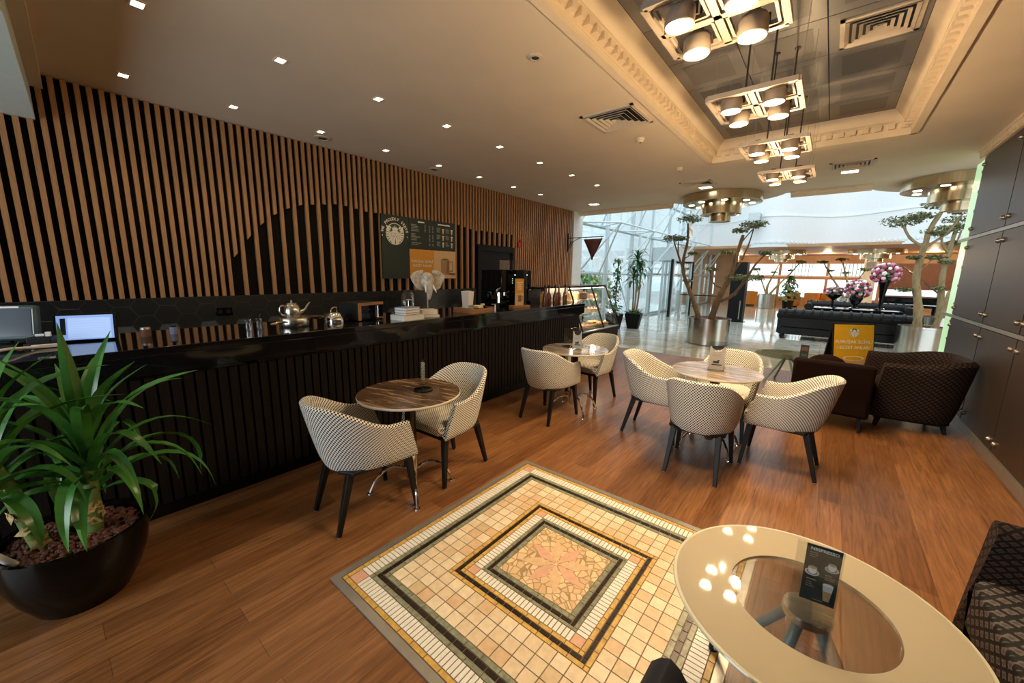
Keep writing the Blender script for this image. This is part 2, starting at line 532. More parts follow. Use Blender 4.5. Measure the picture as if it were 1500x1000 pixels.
def tube(bm, pts, rad, seg=10, mi=0, cap=True):
    pts = [Vector(p) for p in pts]
    n = len(pts)
    rad = [rad] * n if not hasattr(rad, '__len__') else rad
    rings = []
    prev = None
    for i, p in enumerate(pts):
        t = (pts[min(i + 1, n - 1)] - pts[max(i - 1, 0)]).normalized()
        if prev is None:
            u = Vector((0, 0, 1)) if abs(t.z) < 0.9 else Vector((1, 0, 0))
        else:
            u = prev
        s_ = t.cross(u)
        if s_.length < 1e-6:
            s_ = t.cross(Vector((0, 1, 0)))
        s_.normalize()
        u = s_.cross(t).normalized()
        prev = u
        rings.append([bm.verts.new(p + (s_ * math.cos(2 * PI * k / seg) + u * math.sin(2 * PI * k / seg)) * rad[i]) for k in range(seg)])
    for i in range(n - 1):
        for k in range(seg):
            k2 = (k + 1) % seg
            f = bm.faces.new((rings[i][k], rings[i][k2], rings[i + 1][k2], rings[i + 1][k]))
            f.material_index = mi
            f.smooth = True
    if cap:
        for r in (rings[0][::-1], rings[-1]):
            f = bm.faces.new(r)
            f.material_index = mi


def smoothpath(pts, n=4):
    """Catmull-Rom points through pts"""
    P = [Vector(p) for p in pts]
    out = []
    for i in range(len(P) - 1):
        p0, p1, p2, p3 = P[max(i - 1, 0)], P[i], P[i + 1], P[min(i + 2, len(P) - 1)]
        for k in range(n):
            t = k / n
            out.append(0.5 * ((2 * p1) + (p2 - p0) * t + (2 * p0 - 5 * p1 + 4 * p2 - p3) * t * t + (3 * p1 - p0 - 3 * p2 + p3) * t ** 3))
    out.append(P[-1])
    return out


def lathe(bm, prof, seg=32, c=(0, 0, 0), mi=0, smooth=True, sxy=(1, 1), flat_caps=True):
    """prof: list of (r, z)"""
    rings = []
    for r, z in prof:
        if r < 1e-5:
            rings.append([bm.verts.new((c[0], c[1], c[2] + z))])
        else:
            rings.append([bm.verts.new((c[0] + r * sxy[0] * math.cos(2 * PI * k / seg), c[1] + r * sxy[1] * math.sin(2 * PI * k / seg), c[2] + z)) for k in range(seg)])
    for i in range(len(rings) - 1):
        a, b = rings[i], rings[i + 1]
        for k in range(seg):
            k2 = (k + 1) % seg
            if len(a) == 1 and len(b) == 1:
                continue
            if len(a) == 1:
                f = bm.faces.new((a[0], b[k2], b[k]))
            elif len(b) == 1:
                f = bm.faces.new((a[k], a[k2], b[0]))
            else:
                f = bm.faces.new((a[k], a[k2], b[k2], b[k]))
            f.material_index = mi
            f.smooth = smooth
    return rings


def prism(bm, poly, z0, z1, mi=0):
    a = [bm.verts.new((x, y, z0)) for x, y in poly]
    b = [bm.verts.new((x, y, z1)) for x, y in poly]
    fs = [bm.faces.new(a[::-1]), bm.faces.new(b)]
    n = len(poly)
    for i in range(n):
        k = (i + 1) % n
        fs.append(bm.faces.new((a[i], a[k], b[k], b[i])))
    for f in fs:
        f.material_index = mi


def sheet(bm, poly, y, mi=0, th=0.0015):
    """thin flat figure in the XZ plane facing -Y, front at y"""
    a = [bm.verts.new((x, y, z)) for x, z in poly]
    b = [bm.verts.new((x, y + th, z)) for x, z in poly]
    n = len(poly)
    fs = [bm.faces.new(a), bm.faces.new(b[::-1])]
    for i in range(n):
        k = (i + 1) % n
        fs.append(bm.faces.new((a[k], a[i], b[i], b[k])))
    for f in fs:
        f.material_index = mi


def rect(bm, x0, x1, z0, z1, y, mi=0, th=0.0015):
    sheet(bm, [(x0, z0), (x1, z0), (x1, z1), (x0, z1)], y, mi, th)


def ell(cx, cz, rx, rz, n=24, a0=0, a1=2 * PI):
    return [(cx + rx * math.cos(a0 + (a1 - a0) * k / n), cz + rz * math.sin(a0 + (a1 - a0) * k / n)) for k in range(n)]


def blob(bm, c, r, seg=12, mi=0, rot=None):
    """ellipsoid"""
    r = r if hasattr(r, '__len__') else (r, r, r)
    n0 = len(bm.verts)
    nf = len(bm.faces)
    mtx = Matrix.Translation(Vector(c)) @ (rot.to_4x4() if rot is not None else Matrix()) @ Matrix.Diagonal((r[0], r[1], r[2], 1))
    res = bmesh.ops.create_uvsphere(bm, u_segments=seg, v_segments=max(6, seg // 2 + 1), radius=1, matrix=mtx)
    for v in res['verts']:
        for f in v.link_faces:
            f.material_index = mi
            f.smooth = True


def leafstrip(bm, p0, dirh, elev, length, width, droop, mi=0, seg=7, fold=0.25, twist=0.0, taper=0.55):
    """a long folded strap leaf that arches out from p0"""
    p = Vector(p0)
    d = Vector((math.cos(dirh), math.sin(dirh), 0))
    side0 = Vector((-d.y, d.x, 0))
    e = elev
    L = length / seg
    rows = []
    for i in range(seg + 1):
        t = i / seg
        w = width * (0.55 + 0.45 * min(1, t / 0.3)) if t < 0.3 else width * (1 - max(0, (t - 0.45) / 0.55) ** 1.7)
        w = max(w, 0.0015)
        tang = d * math.cos(e) + Vector((0, 0, 1)) * math.sin(e)
        nrm = side0.cross(tang)
        nrm = -nrm if nrm.z < 0 and abs(e) < PI / 2 else nrm
        sd = (side0 * math.cos(twist * t) + nrm * math.sin(twist * t)).normalized()
        up = sd.cross(tang)
        if up.z < 0:
            up = -up
        rows.append((bm.verts.new(p - sd * w / 2 + up * fold * w * 0.5), bm.verts.new(p), bm.verts.new(p + sd * w / 2 + up * fold * w * 0.5)))
        p = p + tang * L
        e -= droop / seg * 1.6 * math.exp(-((t - .42) / .36) ** 2)
    for i in range(seg):
        for k in (0, 1):
            f = bm.faces.new((rows[i][k], rows[i][k + 1], rows[i + 1][k + 1], rows[i + 1][k]))
            f.material_index = mi
            f.smooth = True


def leafcard(bm, p, n, size, rnd, mi=0, asp=0.45):
    """one small pointed leaf"""
    n = n.normalized()
    a = n.orthogonal().normalized()
    a.rotate(Matrix.Rotation(rnd.uniform(0, 2 * PI), 3, n))
    b = n.cross(a)
    s = size * rnd.uniform(0.7, 1.25)
    vs = [bm.verts.new(p - a * s * .5), bm.verts.new(p + b * s * asp * .5 + n * s * .08), bm.verts.new(p + a * s * .5), bm.verts.new(p - b * s * asp * .5 + n * s * .08)]
    f = bm.faces.new(vs)
    f.material_index = mi


def obj(name, bm, m, parent=None, loc=(0, 0, 0), bevel=0, smooth=False, recalc=True, uv=False):
    if recalc:
        bmesh.ops.recalc_face_normals(bm, faces=bm.faces)
    me = bpy.data.meshes.new(name)
    bm.to_mesh(me)
    bm.free()
    me.set_sharp_from_angle(angle=math.radians(42))
    for k in (m if isinstance(m, (list, tuple)) else [m]):
        me.materials.append(M[k] if isinstance(k, str) else k)
    if smooth:
        for f in me.polygons:
            f.use_smooth = True
    o = bpy.data.objects.new(name, me)
    o.location = loc
    C.objects.link(o)
    if parent is not None:
        o.parent = parent
    if bevel:
        b = o.modifiers.new('edge', 'BEVEL')
        b.width = bevel
        b.segments = 2
        b.limit_method = 'ANGLE'
    return o


def tag(o, label, cat, group=None, kind=None):
    o['label'] = label
    o['category'] = cat
    if group:
        o['group'] = group
    if kind:
        o['kind'] = kind
    return o


def thing(name, label, cat, loc=(0, 0, 0), rz=0, group=None):
    o = bpy.data.objects.new(name, None)
    o.empty_display_size = 0.1
    o.location = loc
    o.rotation_euler = (0, 0, rz)
    C.objects.link(o)
    return tag(o, label, cat, group)


def struct(name, bm, m, parent=None, label=None, **k):
    o = obj(name, bm, m, parent, **k)
    if parent is None:
        o['kind'] = 'structure'
        if label:
            o['label'] = label
    return o


def dup(root, loc, rz, label, group=None):
    r = root.copy()
    C.objects.link(r)
    r.location = loc
    r.rotation_euler = (0, 0, rz)
    r['label'] = label
    if group:
        r['group'] = group

    def kids(a, b):
        for ch in list(a.children):
            c = ch.copy()
            C.objects.link(c)
            c.parent = b
            c.matrix_parent_inverse = ch.matrix_parent_inverse
            kids(ch, c)
    kids(root, r)
    return r


def B():
    return bmesh.new()


def one(name, fn, m, parent=None, **k):
    b = B()
    fn(b)
    return obj(name, b, m, parent, **k)


def text(name, body, size, loc, m, parent, ext=0.0006, sp=1.0, bold=0.0, arc=None):
    """flat lettering in the XZ plane facing -Y as one mesh; arc = (centre x, centre z, radius, first angle, last angle)"""
    bm = B()
    todo = [(body, Vector(loc), 0.0)]
    if arc:
        cx, cz, rad, a0, a1 = arc
        todo = []
        for k, ch in enumerate(body):
            a = math.radians(a0 + (a1 - a0) * k / (len(body) - 1))
            if ch != ' ':
                todo.append((ch, Vector((cx + rad * math.cos(a), loc[1], cz + rad * math.sin(a))), PI / 2 - a))
    for ch, p, ang in todo:
        c = bpy.data.curves.new(name, 'FONT')
        c.body = ch
        c.size = size
        c.align_x = 'CENTER'
        c.align_y = 'CENTER'
        c.extrude = ext
        c.offset = bold
        c.space_character = sp
        c.resolution_u = 3
        o = bpy.data.objects.new(name, c)
        me = bpy.data.meshes.new_from_object(o)
        me.transform(Matrix.Translation(p) @ Matrix.Rotation(ang, 4, 'Y') @ Matrix.Rotation(PI / 2, 4, 'X'))
        bm.from_mesh(me)
        bpy.data.objects.remove(o)
        bpy.data.curves.remove(c)
        bpy.data.meshes.remove(me)
    return obj(name, bm, m, parent, recalc=False)


ORD = ['nearest', 'second', 'third', 'fourth', 'fifth', 'sixth', 'seventh', 'eighth', 'ninth', 'tenth']

# ================================================================== SETTING
WX, RX, CZ, EY = -5.41, 1.29, 3.2, 9.45        # slat face, right wall, ceiling height, end of the low ceiling
b = B(); bx(b, -5.6, RX + .3, -3.5, 8.05, -0.1, 0)
struct('floor', b, 'wood_floor', label='polished brown oak plank floor of the cafe')
b = B(); bx(b, -7.0, 9.0, 8.05, 30.5, -0.1, 0)
struct('floor_lobby', b, 'marble', label='shiny pale marble floor of the lobby')
b = B(); bx(b, -5.6, RX, 8.035, 8.065, 0, 0.004)
struct('trim_1', b, 'strip', label='metal strip where the oak floor meets the marble')
# ceiling with the coffer opening and its scalloped far edge
X0, X1, CY = -1.57, 0.53, 6.38
D1, D2 = (-1.92, 9.05), (1.45, 9.6)
b = B()
bx(b, -5.6, X0, -3.5, CY, CZ, CZ + .12)
bx(b, X1, RX + .3, -3.5, CY, CZ, CZ + .12)
bx(b, -5.6, 4.0, CY, EY, CZ, CZ + .12)
for dx, dy in (D1, D2):
    prism(b, [(dx + 1.12 * math.cos(2 * PI * k / 48), dy + 1.12 * math.sin(2 * PI * k / 48)) for k in range(48)], CZ + .004, CZ + .116)
struct('ceiling', b, 'ceiling', label='cream plaster ceiling with small square downlights')
# far edge moulding with dentils
b = B()
for xa, xb in ((-5.55, -3.0), (-0.8, 0.36)):
    bx(b, xa, xb, EY - .12, EY, CZ - .05, CZ)
    bx(b, xa, xb, EY - .02, EY + .03, CZ - .09, CZ + .01)
    k = xa
    while k < xb - .05:
        bx(b, k, k + .05, EY - .14, EY - .11, CZ - .045, CZ - .004)
        k += .085
struct('trim_2', b, 'cornice', label='dentil moulding along the far edge of the low ceiling')
# coffer: sloping sides, dentil band, metal tile lid
RZ, IX0, IX1, IY = 3.46, -1.38, 0.32, 6.30
b = B()
def quad(bm, p, mi=0):
    f = bm.faces.new([bm.verts.new(q) for q in p]); f.material_index = mi
quad(b, [(X0, -3.5, CZ), (X0, CY, CZ), (IX0, IY, RZ), (IX0, -3.5, RZ)])
quad(b, [(X1, -3.5, CZ), (IX1, -3.5, RZ), (IX1, IY, RZ), (X1, CY, CZ)])
quad(b, [(X0, CY, CZ), (X1, CY, CZ), (IX1, IY, RZ), (IX0, IY, RZ)])
# lower frame moulding and dentils on the slope
def along(t):   # point on the slope at fraction t
    return (X0 + (IX0 - X0) * t, X1 + (IX1 - X1) * t, CY + (IY - CY) * t, CZ + (RZ - CZ) * t)
for t0, t1, th in ((-.05, .14, .02), (.14, .2, .012), (.44, .5, .012)):
    a0, a1, ay, az = along(t0); c0, c1, cy_, cz_ = along(t1)
    bx(b, min(a0, c0) - .005, c0 + th, -3.5, ay, az - th * .3, cz_)
    bx(b, c1 - th, max(a1, c1) + .005, -3.5, ay, az - th * .3, cz_)
    bx(b, a0, a1, cy_ - th, ay + .005, az - th * .3, cz_)
y = 0.6
a0, a1, ay, az = along(.22); c0, c1, cy_, cz_ = along(.42)
while y < CY - .1:
    bx(b, a0, c0 + .022, y, y + .055, az, cz_)
    bx(b, c1 - .022, a1, y, y + .055, az, cz_)
    y += .11
x = X0 + .1
while x < X1 - .12:
    bx(b, x, x + .055, cy_ - .022, ay, az, cz_)
    x += .11
struct('trim_3', b, 'cornice', label='cream dentil cornice around the ceiling coffer')
b = B()
tx = [IX0, -.83, -.25, IX1]
ty = [6.37 - .621 * k for k in range(16)]
for i in range(3):
    for j in range(15):
        ya, yb = max(ty[j + 1], -3.4), min(ty[j], IY)
        if yb - ya < .05:
            continue
        bx(b, tx[i] + .004, tx[i + 1] - .004, ya + .004, yb - .004, RZ, RZ + .02)
        bx(b, tx[i] + .09, tx[i + 1] - .09, ya + .1, yb - .1, RZ - .002, RZ + .01, 1)
bx(b, IX0 - .2, IX1 + .2, -3.5, IY + .1, RZ + .015, RZ + .06, 2)
struct('ceiling_coffer', b, ['tile_grey', 'tile_dark', 'black'], label='grey metal tile lid of the ceiling coffer')
# bulkhead at the near left end of the slat wall
b = B()
prism(b, [(-5.6, .19), (WX, .18), (-3.33, .07), (-2.9, -.02), (-2.9, -1.4), (-5.6, -1.4)], 2.82, CZ)
struct('beam', b, 'beam', label='pale grey ceiling bulkhead over the near end of the counter')
b = B()
prism(b, [(-5.41, .255), (-3.33, .145), (-2.85, .03), (-2.85, -.06), (-3.33, .07), (-5.41, .18)], 3.08, CZ)
struct('trim_4', b, 'ceiling', label='cream moulding along the bulkhead')
# slat wall
WAVE = [(1.40, 1.60), (1.53, 1.75), (1.73, 2.03), (1.92, 2.22), (2.11, 2.34), (2.31, 2.42), (2.82, 2.5), (3.22, 2.45), (3.45, 2.45), (4.95, 2.455), (5.1, 2.44), (5.55, 2.38), (6.62, 2.40)]
def wave(y):
    if y < WAVE[0][0] or y > WAVE[-1][0]:
        return None
    for (a, za), (c, zc) in zip(WAVE, WAVE[1:]):
        if a <= y <= c:
            return za + (zc - za) * (y - a) / (c - a)
b = B()
bx(b, -5.6, WX - .045, -3.5, 9.15, 0, CZ)
wall_left = struct('wall_left', b, 'black_wall', label='black wall behind the counter clad in oak slats')
b = B()
y, i = -0.62, 0
pitch = .0768
while y < 9.12:
    zt = CZ - .004 if y > .19 else 2.82
    zb = 1.285
    w = wave(y)
    if w is not None and i % 2 == 0:
        zb = w
    if 5.58 < y < 6.67:
        zb = max(zb, 2.14) if i % 2 else max(zb, 2.40)
    sl = 0
    vs = box(b, (WX - .0225, y, (zt + zb) / 2), (.045, .036, zt - zb))
    if w is not None and i % 2 == 0 and y < 2.4:      # ends cut along the curve
        for v in vs:
            if v.co.z < zb + .01:
                v.co.z = wave(min(max(v.co.y, 1.4), 6.6))
    y += pitch
    i += 1
obj('slat_cladding', b, 'slat', wall_left)
b = B()
hexr = .115
for ix in range(-8, 62):
    for iz in range(2):
        cy = ix * hexr * 1.5
        cz = 1.0 + iz * hexr * 1.732 + (hexr * .866 if ix % 2 else 0)
        poly = [(cy + (hexr - .004) * math.cos(PI / 3 * k), min(1.275, cz + (hexr - .004) * math.sin(PI / 3 * k))) for k in range(6)]
        if max(p[1] for p in poly) - min(p[1] for p in poly) < .02 or cy > 5.45:
            continue
        vs = [b.verts.new((WX - .038, py, pz)) for py, pz in poly]
        try:
            b.faces.new(vs)
        except Exception:
            pass
bx(b, WX - .05, WX - .041, -1.0, 5.55, .9, 1.28, 1)
obj('hex_tiles', b, ['hexw', 'hexgap'], wall_left)
# doorway in the slat wall
b = B()
bx(b, WX - .05, WX + .01, 5.56, 5.62, 0, 2.13); bx(b, WX - .05, WX + .01, 6.62, 6.68, 0, 2.13); bx(b, WX - .05, WX + .01, 5.62, 6.62, 2.02, 2.13)
d = struct('door_1', b, 'black', label='black doorway in the slatted wall')
b = B(); bx(b, WX - .044, WX - .02, 5.62, 6.62, 0, 2.02)
obj('door_panel', b, 'black', d)
# white jamb and glass facade
b = B(); bx(b, -5.62, WX + .01, 9.15, 9.62, 0, CZ + .05)
struct('wall_jamb', b, 'white', label='white wall end between the slats and the glass facade')
FX, FY0, FY1, FZ = -5.6, 9.62, 25.2, 7.6
b = B()
y = FY0
ys = []
while y < FY1 + .1:
    ys.append(y); y += 1.95
for y in ys:
    bx(b, FX - .05, FX + .05, y - .032, y + .032, 0, FZ)
for z in (0.06, 1.62, 3.0, 4.4, 5.8, FZ):
    bx(b, FX - .04, FX + .04, FY0, FY1, z - .04, z + .04)
w1 = struct('window_1', b, 'alu', label='glass lobby facade in grey aluminium mullions')
b = B()
bx(b, FX - .008, FX + .008, FY0, FY1, 0, FZ)
obj('pane', b, 'glass', w1)
# triangulated pipe space frame inside the glass
b = B()
IXF = FX + .95
zs = [1.62, 3.0, 4.4, 5.8, 7.2]
ys2 = [FY0 + 1.3 * k + .1 for k in range(0, 13)]
for j, z in enumerate(zs[:4]):
    for i, y in enumerate(ys2[:-1]):
        yn = ys2[i + 1]
        if j == 0 and 14.6 < y < 18.2:
            continue
        tube(b, [(FX + .05, y, z), (FX + .05, yn, z)], .028, 6)
        if i % 2 == 0 and j >= 1 and i + 2 < len(ys2):
            tube(b, [(IXF, yn, z), (IXF, ys2[i + 2], z)] if 0 else [(IXF, y + .65, z), (IXF, y + 3.25, z)], .026, 6)
            tube(b, [(FX + .05, y, z), (IXF, y + .65, z)], .024, 6)
            tube(b, [(FX + .05, yn, z), (IXF, y + .65, z)], .024, 6)
            tube(b, [(IXF, y + .65, z), (IXF, y + .65, zs[j + 1])], .026, 6)
            tube(b, [(IXF, y + .65, z), (FX + .05, y, z - 1.38)], .026, 6)
            tube(b, [(IXF, y + .65, z), (FX + .05, yn, z - 1.38)], .026, 6)
            blob(b, (IXF, y + .65, z), .055, 8)
        if i % 2 and j:
            tube(b, [(FX + .05, y, z), (FX + .05, yn, zs[j + 1])], .022, 6)
for (y, ya) in ((ys2[0], ys2[1]), (ys2[1], ys2[2]), (ys2[2], ys2[3])):
    tube(b, [(FX + .05, y, 1.62), (FX + .05, ya, .1)], .03, 6)
for y in (ys2[1], ys2[3]):
    tube(b, [(FX + .25, y, 0), (FX + .25, y, FZ)], .05, 8)
obj('space_frame', b, 'pipe', w1)
# glazed entrance box in the facade
b = B()
EX = -4.75
for (x, y) in ((FX, 15.6), (EX, 15.6), (FX, 18.0), (EX, 18.0)):
    bx(b, x - .05, x + .05, y - .05, y + .05, 0, 2.15)
bx(b, FX, EX + .05, 15.5, 18.1, 2.15, 2.65)
bx(b, FX + .42, FX + .5, 15.58, 15.62, 0, 2.15)
bx(b, EX - .03, EX + .03, 16.75, 16.85, 0, 2.15)
dd = struct('door_2', b, 'alu', label='glazed entrance doors of the lobby')
b = B(); bx(b, FX, EX, 15.595, 15.605, .05, 2.15); bx(b, EX - .005, EX + .005, 15.6, 18.0, .05, 2.15)
obj('pane', b, 'glass', dd)
b = B(); bx(b, EX - .04, EX + .04, 15.42, 15.5, 0, 2.2); bx(b, EX + .5, EX + .56, 16.3, 16.36, 0, 2.1); bx(b, EX, EX + .53, 16.0, 16.36, 2.06, 2.12)
obj('door_frame', b, 'black', dd)
# right wall: bronze panels with bolts, bands, cornice, lit glass end
b = B()
bx(b, RX + .012, RX + .3, -3.5, 7.62, 0, CZ)
wall_right = struct('wall_right', b, 'black', label='bronze metal panel wall on the right with bolt heads')
pan, bol, ban = B(), B(), B()
seams = [7.6, 6.25, 5.2, 4.15, 3.1, 2.05, 1.0, -.05, -1.1, -2.15, -3.2]
tiers = [(.10, 1.105), (1.155, 2.09), (2.14, 3.08)]
for (ya, yb) in zip(seams[1:], seams):
    for k, (za, zb) in enumerate(tiers):
        bx(pan, RX - .004, RX + .014, ya + .012, yb - .012, za, zb)
        for yy in (ya + .075, yb - .075):
            for zz in (za + .09, zb - .09):
                lathe(bol, [(0, 0), (.024, 0), (.024, .012), (.014, .026), (0, .028)], 10)
                for v in list(bol.verts)[-32:]:
                    co = v.co.copy()
                    v.co = Vector((RX - .004 - co.z, yy + co.x, zz + co.y))
for z in (1.13, 2.115):
    bx(ban, RX - .006, RX + .014, -3.5, 8.1, z - .018, z + .018)
obj('metal_panels', pan, 'panel', wall_right)
obj('bolt_heads', bol, 'bolt', wall_right)
obj('metal_bands', ban, 'strip', wall_right)
b = B()
bx(b, RX - .02, RX + .1, -3.5, 7.75, CZ - .1, CZ - .035); bx(b, RX - .05, RX + .1, -3.5, 7.75, CZ - .03, CZ)
y = 1.0
while y < 7.7:
    bx(b, RX - .04, RX, y, y + .045, CZ - .085, CZ - .03)
    y += .08
struct('trim_5', b, 'cornice', label='dentil cornice above the bronze panel wall')
b = B(); bx(b, RX - .02, RX + .05, -3.5, 7.62, 0, .095)
struct('baseboard_right', b, 'strip', label='grey metal baseboard under the bronze panels')
b = B(); bx(b, RX + .03, RX + .06, 7.64, 8.12, .0, CZ - .1)
g = struct('wall_end', b, 'greenglass', label='pale green lit glass strip at the end of the bronze wall')
b = B()
for k in range(12):
    z = .35 + k * .235
    lathe(b, [(0, 0), (.018, 0), (.018, .02), (0, .022)], 8)
    for v in list(b.verts)[-(8 * 2 + 2):]:
        co = v.co.copy()
        v.co = Vector((RX + .03 - co.z, 7.7 + co.x, z + co.y))
obj('glass_fixings', b, 'bolt', g)
# wall and glazing behind the camera
b = B()
bx(b, -5.6, -5.2, -3.6, -3.5, 0, CZ + .3); bx(b, -.6, RX + .3, -3.6, -3.5, 0, CZ + .3); bx(b, -5.2, -.6, -3.6, -3.5, 2.9, CZ + .3)
struct('wall_back', b, 'white', label='wall behind the viewer')
b = B()
for x in (-5.2, -4.05, -2.9, -1.75, -.6):
    bx(b, x - .03, x + .03, -3.58, -3.52, 0, 2.9)
struct('window_2', b, 'alu', label='tall window behind the viewer')
la = lamp('window_daylight', 'AREA', (-2.9, -3.4, 1.2), 75, (.80, .92, 1.0), None, rot=(PI / 2, 0, 0))
la.data.shape = 'RECTANGLE'; la.data.size = 4.4; la.data.size_y = 2.1
# lobby: white curved gallery front, low ceiling beyond it, window wall
def bandy(x):
    return 20.3 - 1.1 * math.cos((x + 2.2) * 1.15) * math.exp(-((x + 2.2) / 3.2) ** 2) - 1.3 * math.exp(-((x - 3.2) / 2.0) ** 2)
b = B()
xs = [-5.5 + .25 * k for k in range(62)]
for (za, zb, off) in ((2.8, 2.86, -.05), (2.86, 4.0, 0), (4.0, 4.05, -.03), (4.05, 7.5, .04)):
    rows = [[b.verts.new((x, bandy(x) + off + (0 if s < 2 else .2), z)) for s, z in enumerate((za, zb, zb, za))] for x in xs]
    for r0, r1 in zip(rows, rows[1:]):
        for k in range(4):
            b.faces.new((r0[k], r1[k], r1[(k + 1) % 4], r0[(k + 1) % 4]))
for k in range(110):
    x = -5.2 + k * .13
    bx(b, x, x + .06, bandy(x) - .07, bandy(x) + .05, 2.95, 3.02)
struct('wall_gallery', b, 'band', label='curved white gallery front above the lobby')
b = B(); bx(b, -2.95, -2.55, 18.9, 19.4, 3.6, 4.15)
struct('trim_6', b, 'alu', label='grey vent plate on the gallery front')
b = B(); bx(b, -7, 9, 19.5, 30.5, 2.8, 2.9)
struct('ceiling_lobby', b, 'warmwood', label='warm wooden ceiling under the gallery')
b = B()
YB = 28.0
bx(b, -7, 9, YB, YB + .3, 2.36, 2.8); bx(b, -7, 9, YB, YB + .3, 0, .45)
for x in (-6.9, -4.6, -2.4, -.2, 2.0, 4.2, 6.4, 8.9):
    bx(b, x - .06, x + .06, YB - .02, YB + .2, .45, 2.36)
bx(b, -7, 9, YB - .04, YB + .12, 1.48, 1.62); bx(b, -7, 9, YB - .04, YB + .12, 1.62, 1.7, 1)
bx(b, 2.05, 9, YB - .06, YB - .04, 1.05, 2.36, 2)
w3 = struct('window_3', b, ['warmwood', 'white', 'bookbrown'], label='row of windows in warm wood at the far end of the lobby')
b = B()
for k in range(50):
    x = -3.0 + k * .16
    if 1.0 < (x + 3) % 2.2 < 2.2:
        bx(b, x, x + .035, YB + .3, YB + .32, 1.7, 2.36)
obj('louvre_slats', b, 'strip', w3)
b = B(); bx(b, -7, 9, YB + .04, YB + .05, .45, 2.36)
obj('pane', b, 'glass', w3)
b = B(); lathe(b, [(.24, 0), (.24, 2.8)], 24, (1.35, 24.6, 0)); lathe(b, [(.3, 0), (.3, .12), (.24, .14)], 24, (1.35, 24.6, 0))
struct('pillar', b, 'cream', label='round cream pillar in the lobby')
b = B(); bx(b, -5.3, -4.2, 25.3, 25.5, 0, 2.8); bx(b, 8.9, 9.0, 8.05, 30.5, 0, 7.5); bx(b, -7, -5.4, 25.3, 25.5, 0, 7.5)
struct('wall_lobby', b, 'warmwood', label='warm wooden end walls of the lobby')
# outdoors
b = B(); bx(b, -60, 60, -60, 90, -.6, -.15)
struct('ground', b, 'pale', label='pale paving outdoors')
b = B()
bx(b, -16, -11, 26, 40, -.2, 9); bx(b, -18, -13, 6, 16, -.2, 2.6)
struct('exterior', b, 'pale', label='pale buildings outside the glass facade')
b = B()
rn = random.Random(4)
for k in range(2600):
    p = Vector((-8.6 + rn.uniform(-.7, .7), rn.uniform(9.5, 17.5), rn.uniform(-.1, 1.45 + .25 * math.sin(k))))
    leafcard(b, p, Vector((rn.uniform(-1, 1), rn.uniform(-1, 1), rn.uniform(-.2, 1))), .28, rn, 0, .6)
o = obj('hedge_foliage', b, 'hedge', recalc=False)
tag(o, 'bright green hedge outside the glass facade', 'hedge', kind='stuff')

# ================================================================== MOSAIC PANEL
t = thing('mosaic_floor_panel', 'square stone mosaic with a star centre set into the oak floor', 'floor mosaic', (-.99, 1.64, 0))
b = B()
for s in (-1, 1):
    bx(b, -.855, .855, s * .835 - .02, s * .835 + .02, 0, .007)
    bx(b, s * .835 - .02, s * .835 + .02, -.815, .815, 0, .007)
obj('metal_edging', b, 'strip', t)
b = B(); bx(b, -.815, .815, -.815, .815, 0, .003)
obj('grout_bed', b, 'grout', t)
rn = random.Random(7)
TM = ['tra1', 'tra2', 'tra3', 'tra4', 'tw', 'tb', 'tg', 'ty', 'tp']
TI = {k: i for i, k in enumerate(TM)}
b = B()
def tile(x0, x1, y0, y1, mi, g=.0024):
    bx(b, x0 + g, x1 - g, y0 + g, y1 - g, .002, .0058 + rn.uniform(0, .0006), mi)
def ring(r0, r1, step, mi, corner=None):
    """square ring of tiles between half-widths r0 < r1"""
    n = max(1, round(2 * r0 / step))
    w = 2 * r0 / n
    for k in range(n):
        a = -r0 + k * w
        for s in (-1, 1):
            tile(a, a + w, min(s * r0, s * r1), max(s * r0, s * r1), mi)
            tile(min(s * r0, s * r1), max(s * r0, s * r1), a, a + w, mi)
    for i in (-1, 1):
        for j in (-1, 1):
            tile(min(i * r0, i * r1), max(i * r0, i * r1), min(j * r0, j * r1), max(j * r0, j * r1), mi if corner is None else corner)
ring(.785, .812, .09, TI['ty'])
ring(.712, .785, .0245, TI['tw'], TI['tp'])
ring(.686, .712, .10, TI['tg'])
ring(.660, .686, .062, TI['tb'])
ring(.632, .660, .10, TI['tg'])
nf = 18
w = 2 * .632 / nf
for i in range(nf):
    for j in range(nf):
        x, y = -.632 + i * w, -.632 + j * w
        if max(abs(x + w / 2), abs(y + w / 2)) < .40:
            continue
        tile(x, x + w, y, y + w, rn.choice([0, 0, 1, 2, 2, 3, 0]))
ring(.397, .421, .08, TI['ty'])
ring(.374, .397, .055, TI['tb'])
ring(.350, .374, .07, TI['ty'])
ring(.293, .350, .0235, TI['tw'], TI['tp'])
ring(.274, .293, .08, TI['tg'])
ring(.252, .274, .055, TI['tb'])
ring(.225, .252, .09, TI['tg'])
obj('tile_field', b, TM, t)
b = B(); bx(b, -.223, .223, -.223, .223, .002, .006)
obj('broken_stone_centre', b, 'broken', t)
b = B()
for k in range(8):
    a = PI / 8 + k * PI / 4 + .12
    r1, r2, h = .105, .212, .34
    p = [(0.006 * math.cos(a), .006 * math.sin(a)), (r1 * math.cos(a - h), r1 * math.sin(a - h)), (r2 * math.cos(a), r2 * math.sin(a)), (r1 * math.cos(a + h), r1 * math.sin(a + h))]
    prism(b, p, .004, .0075, k % 2)
obj('star', b, ['tra4', 'tp'], t)

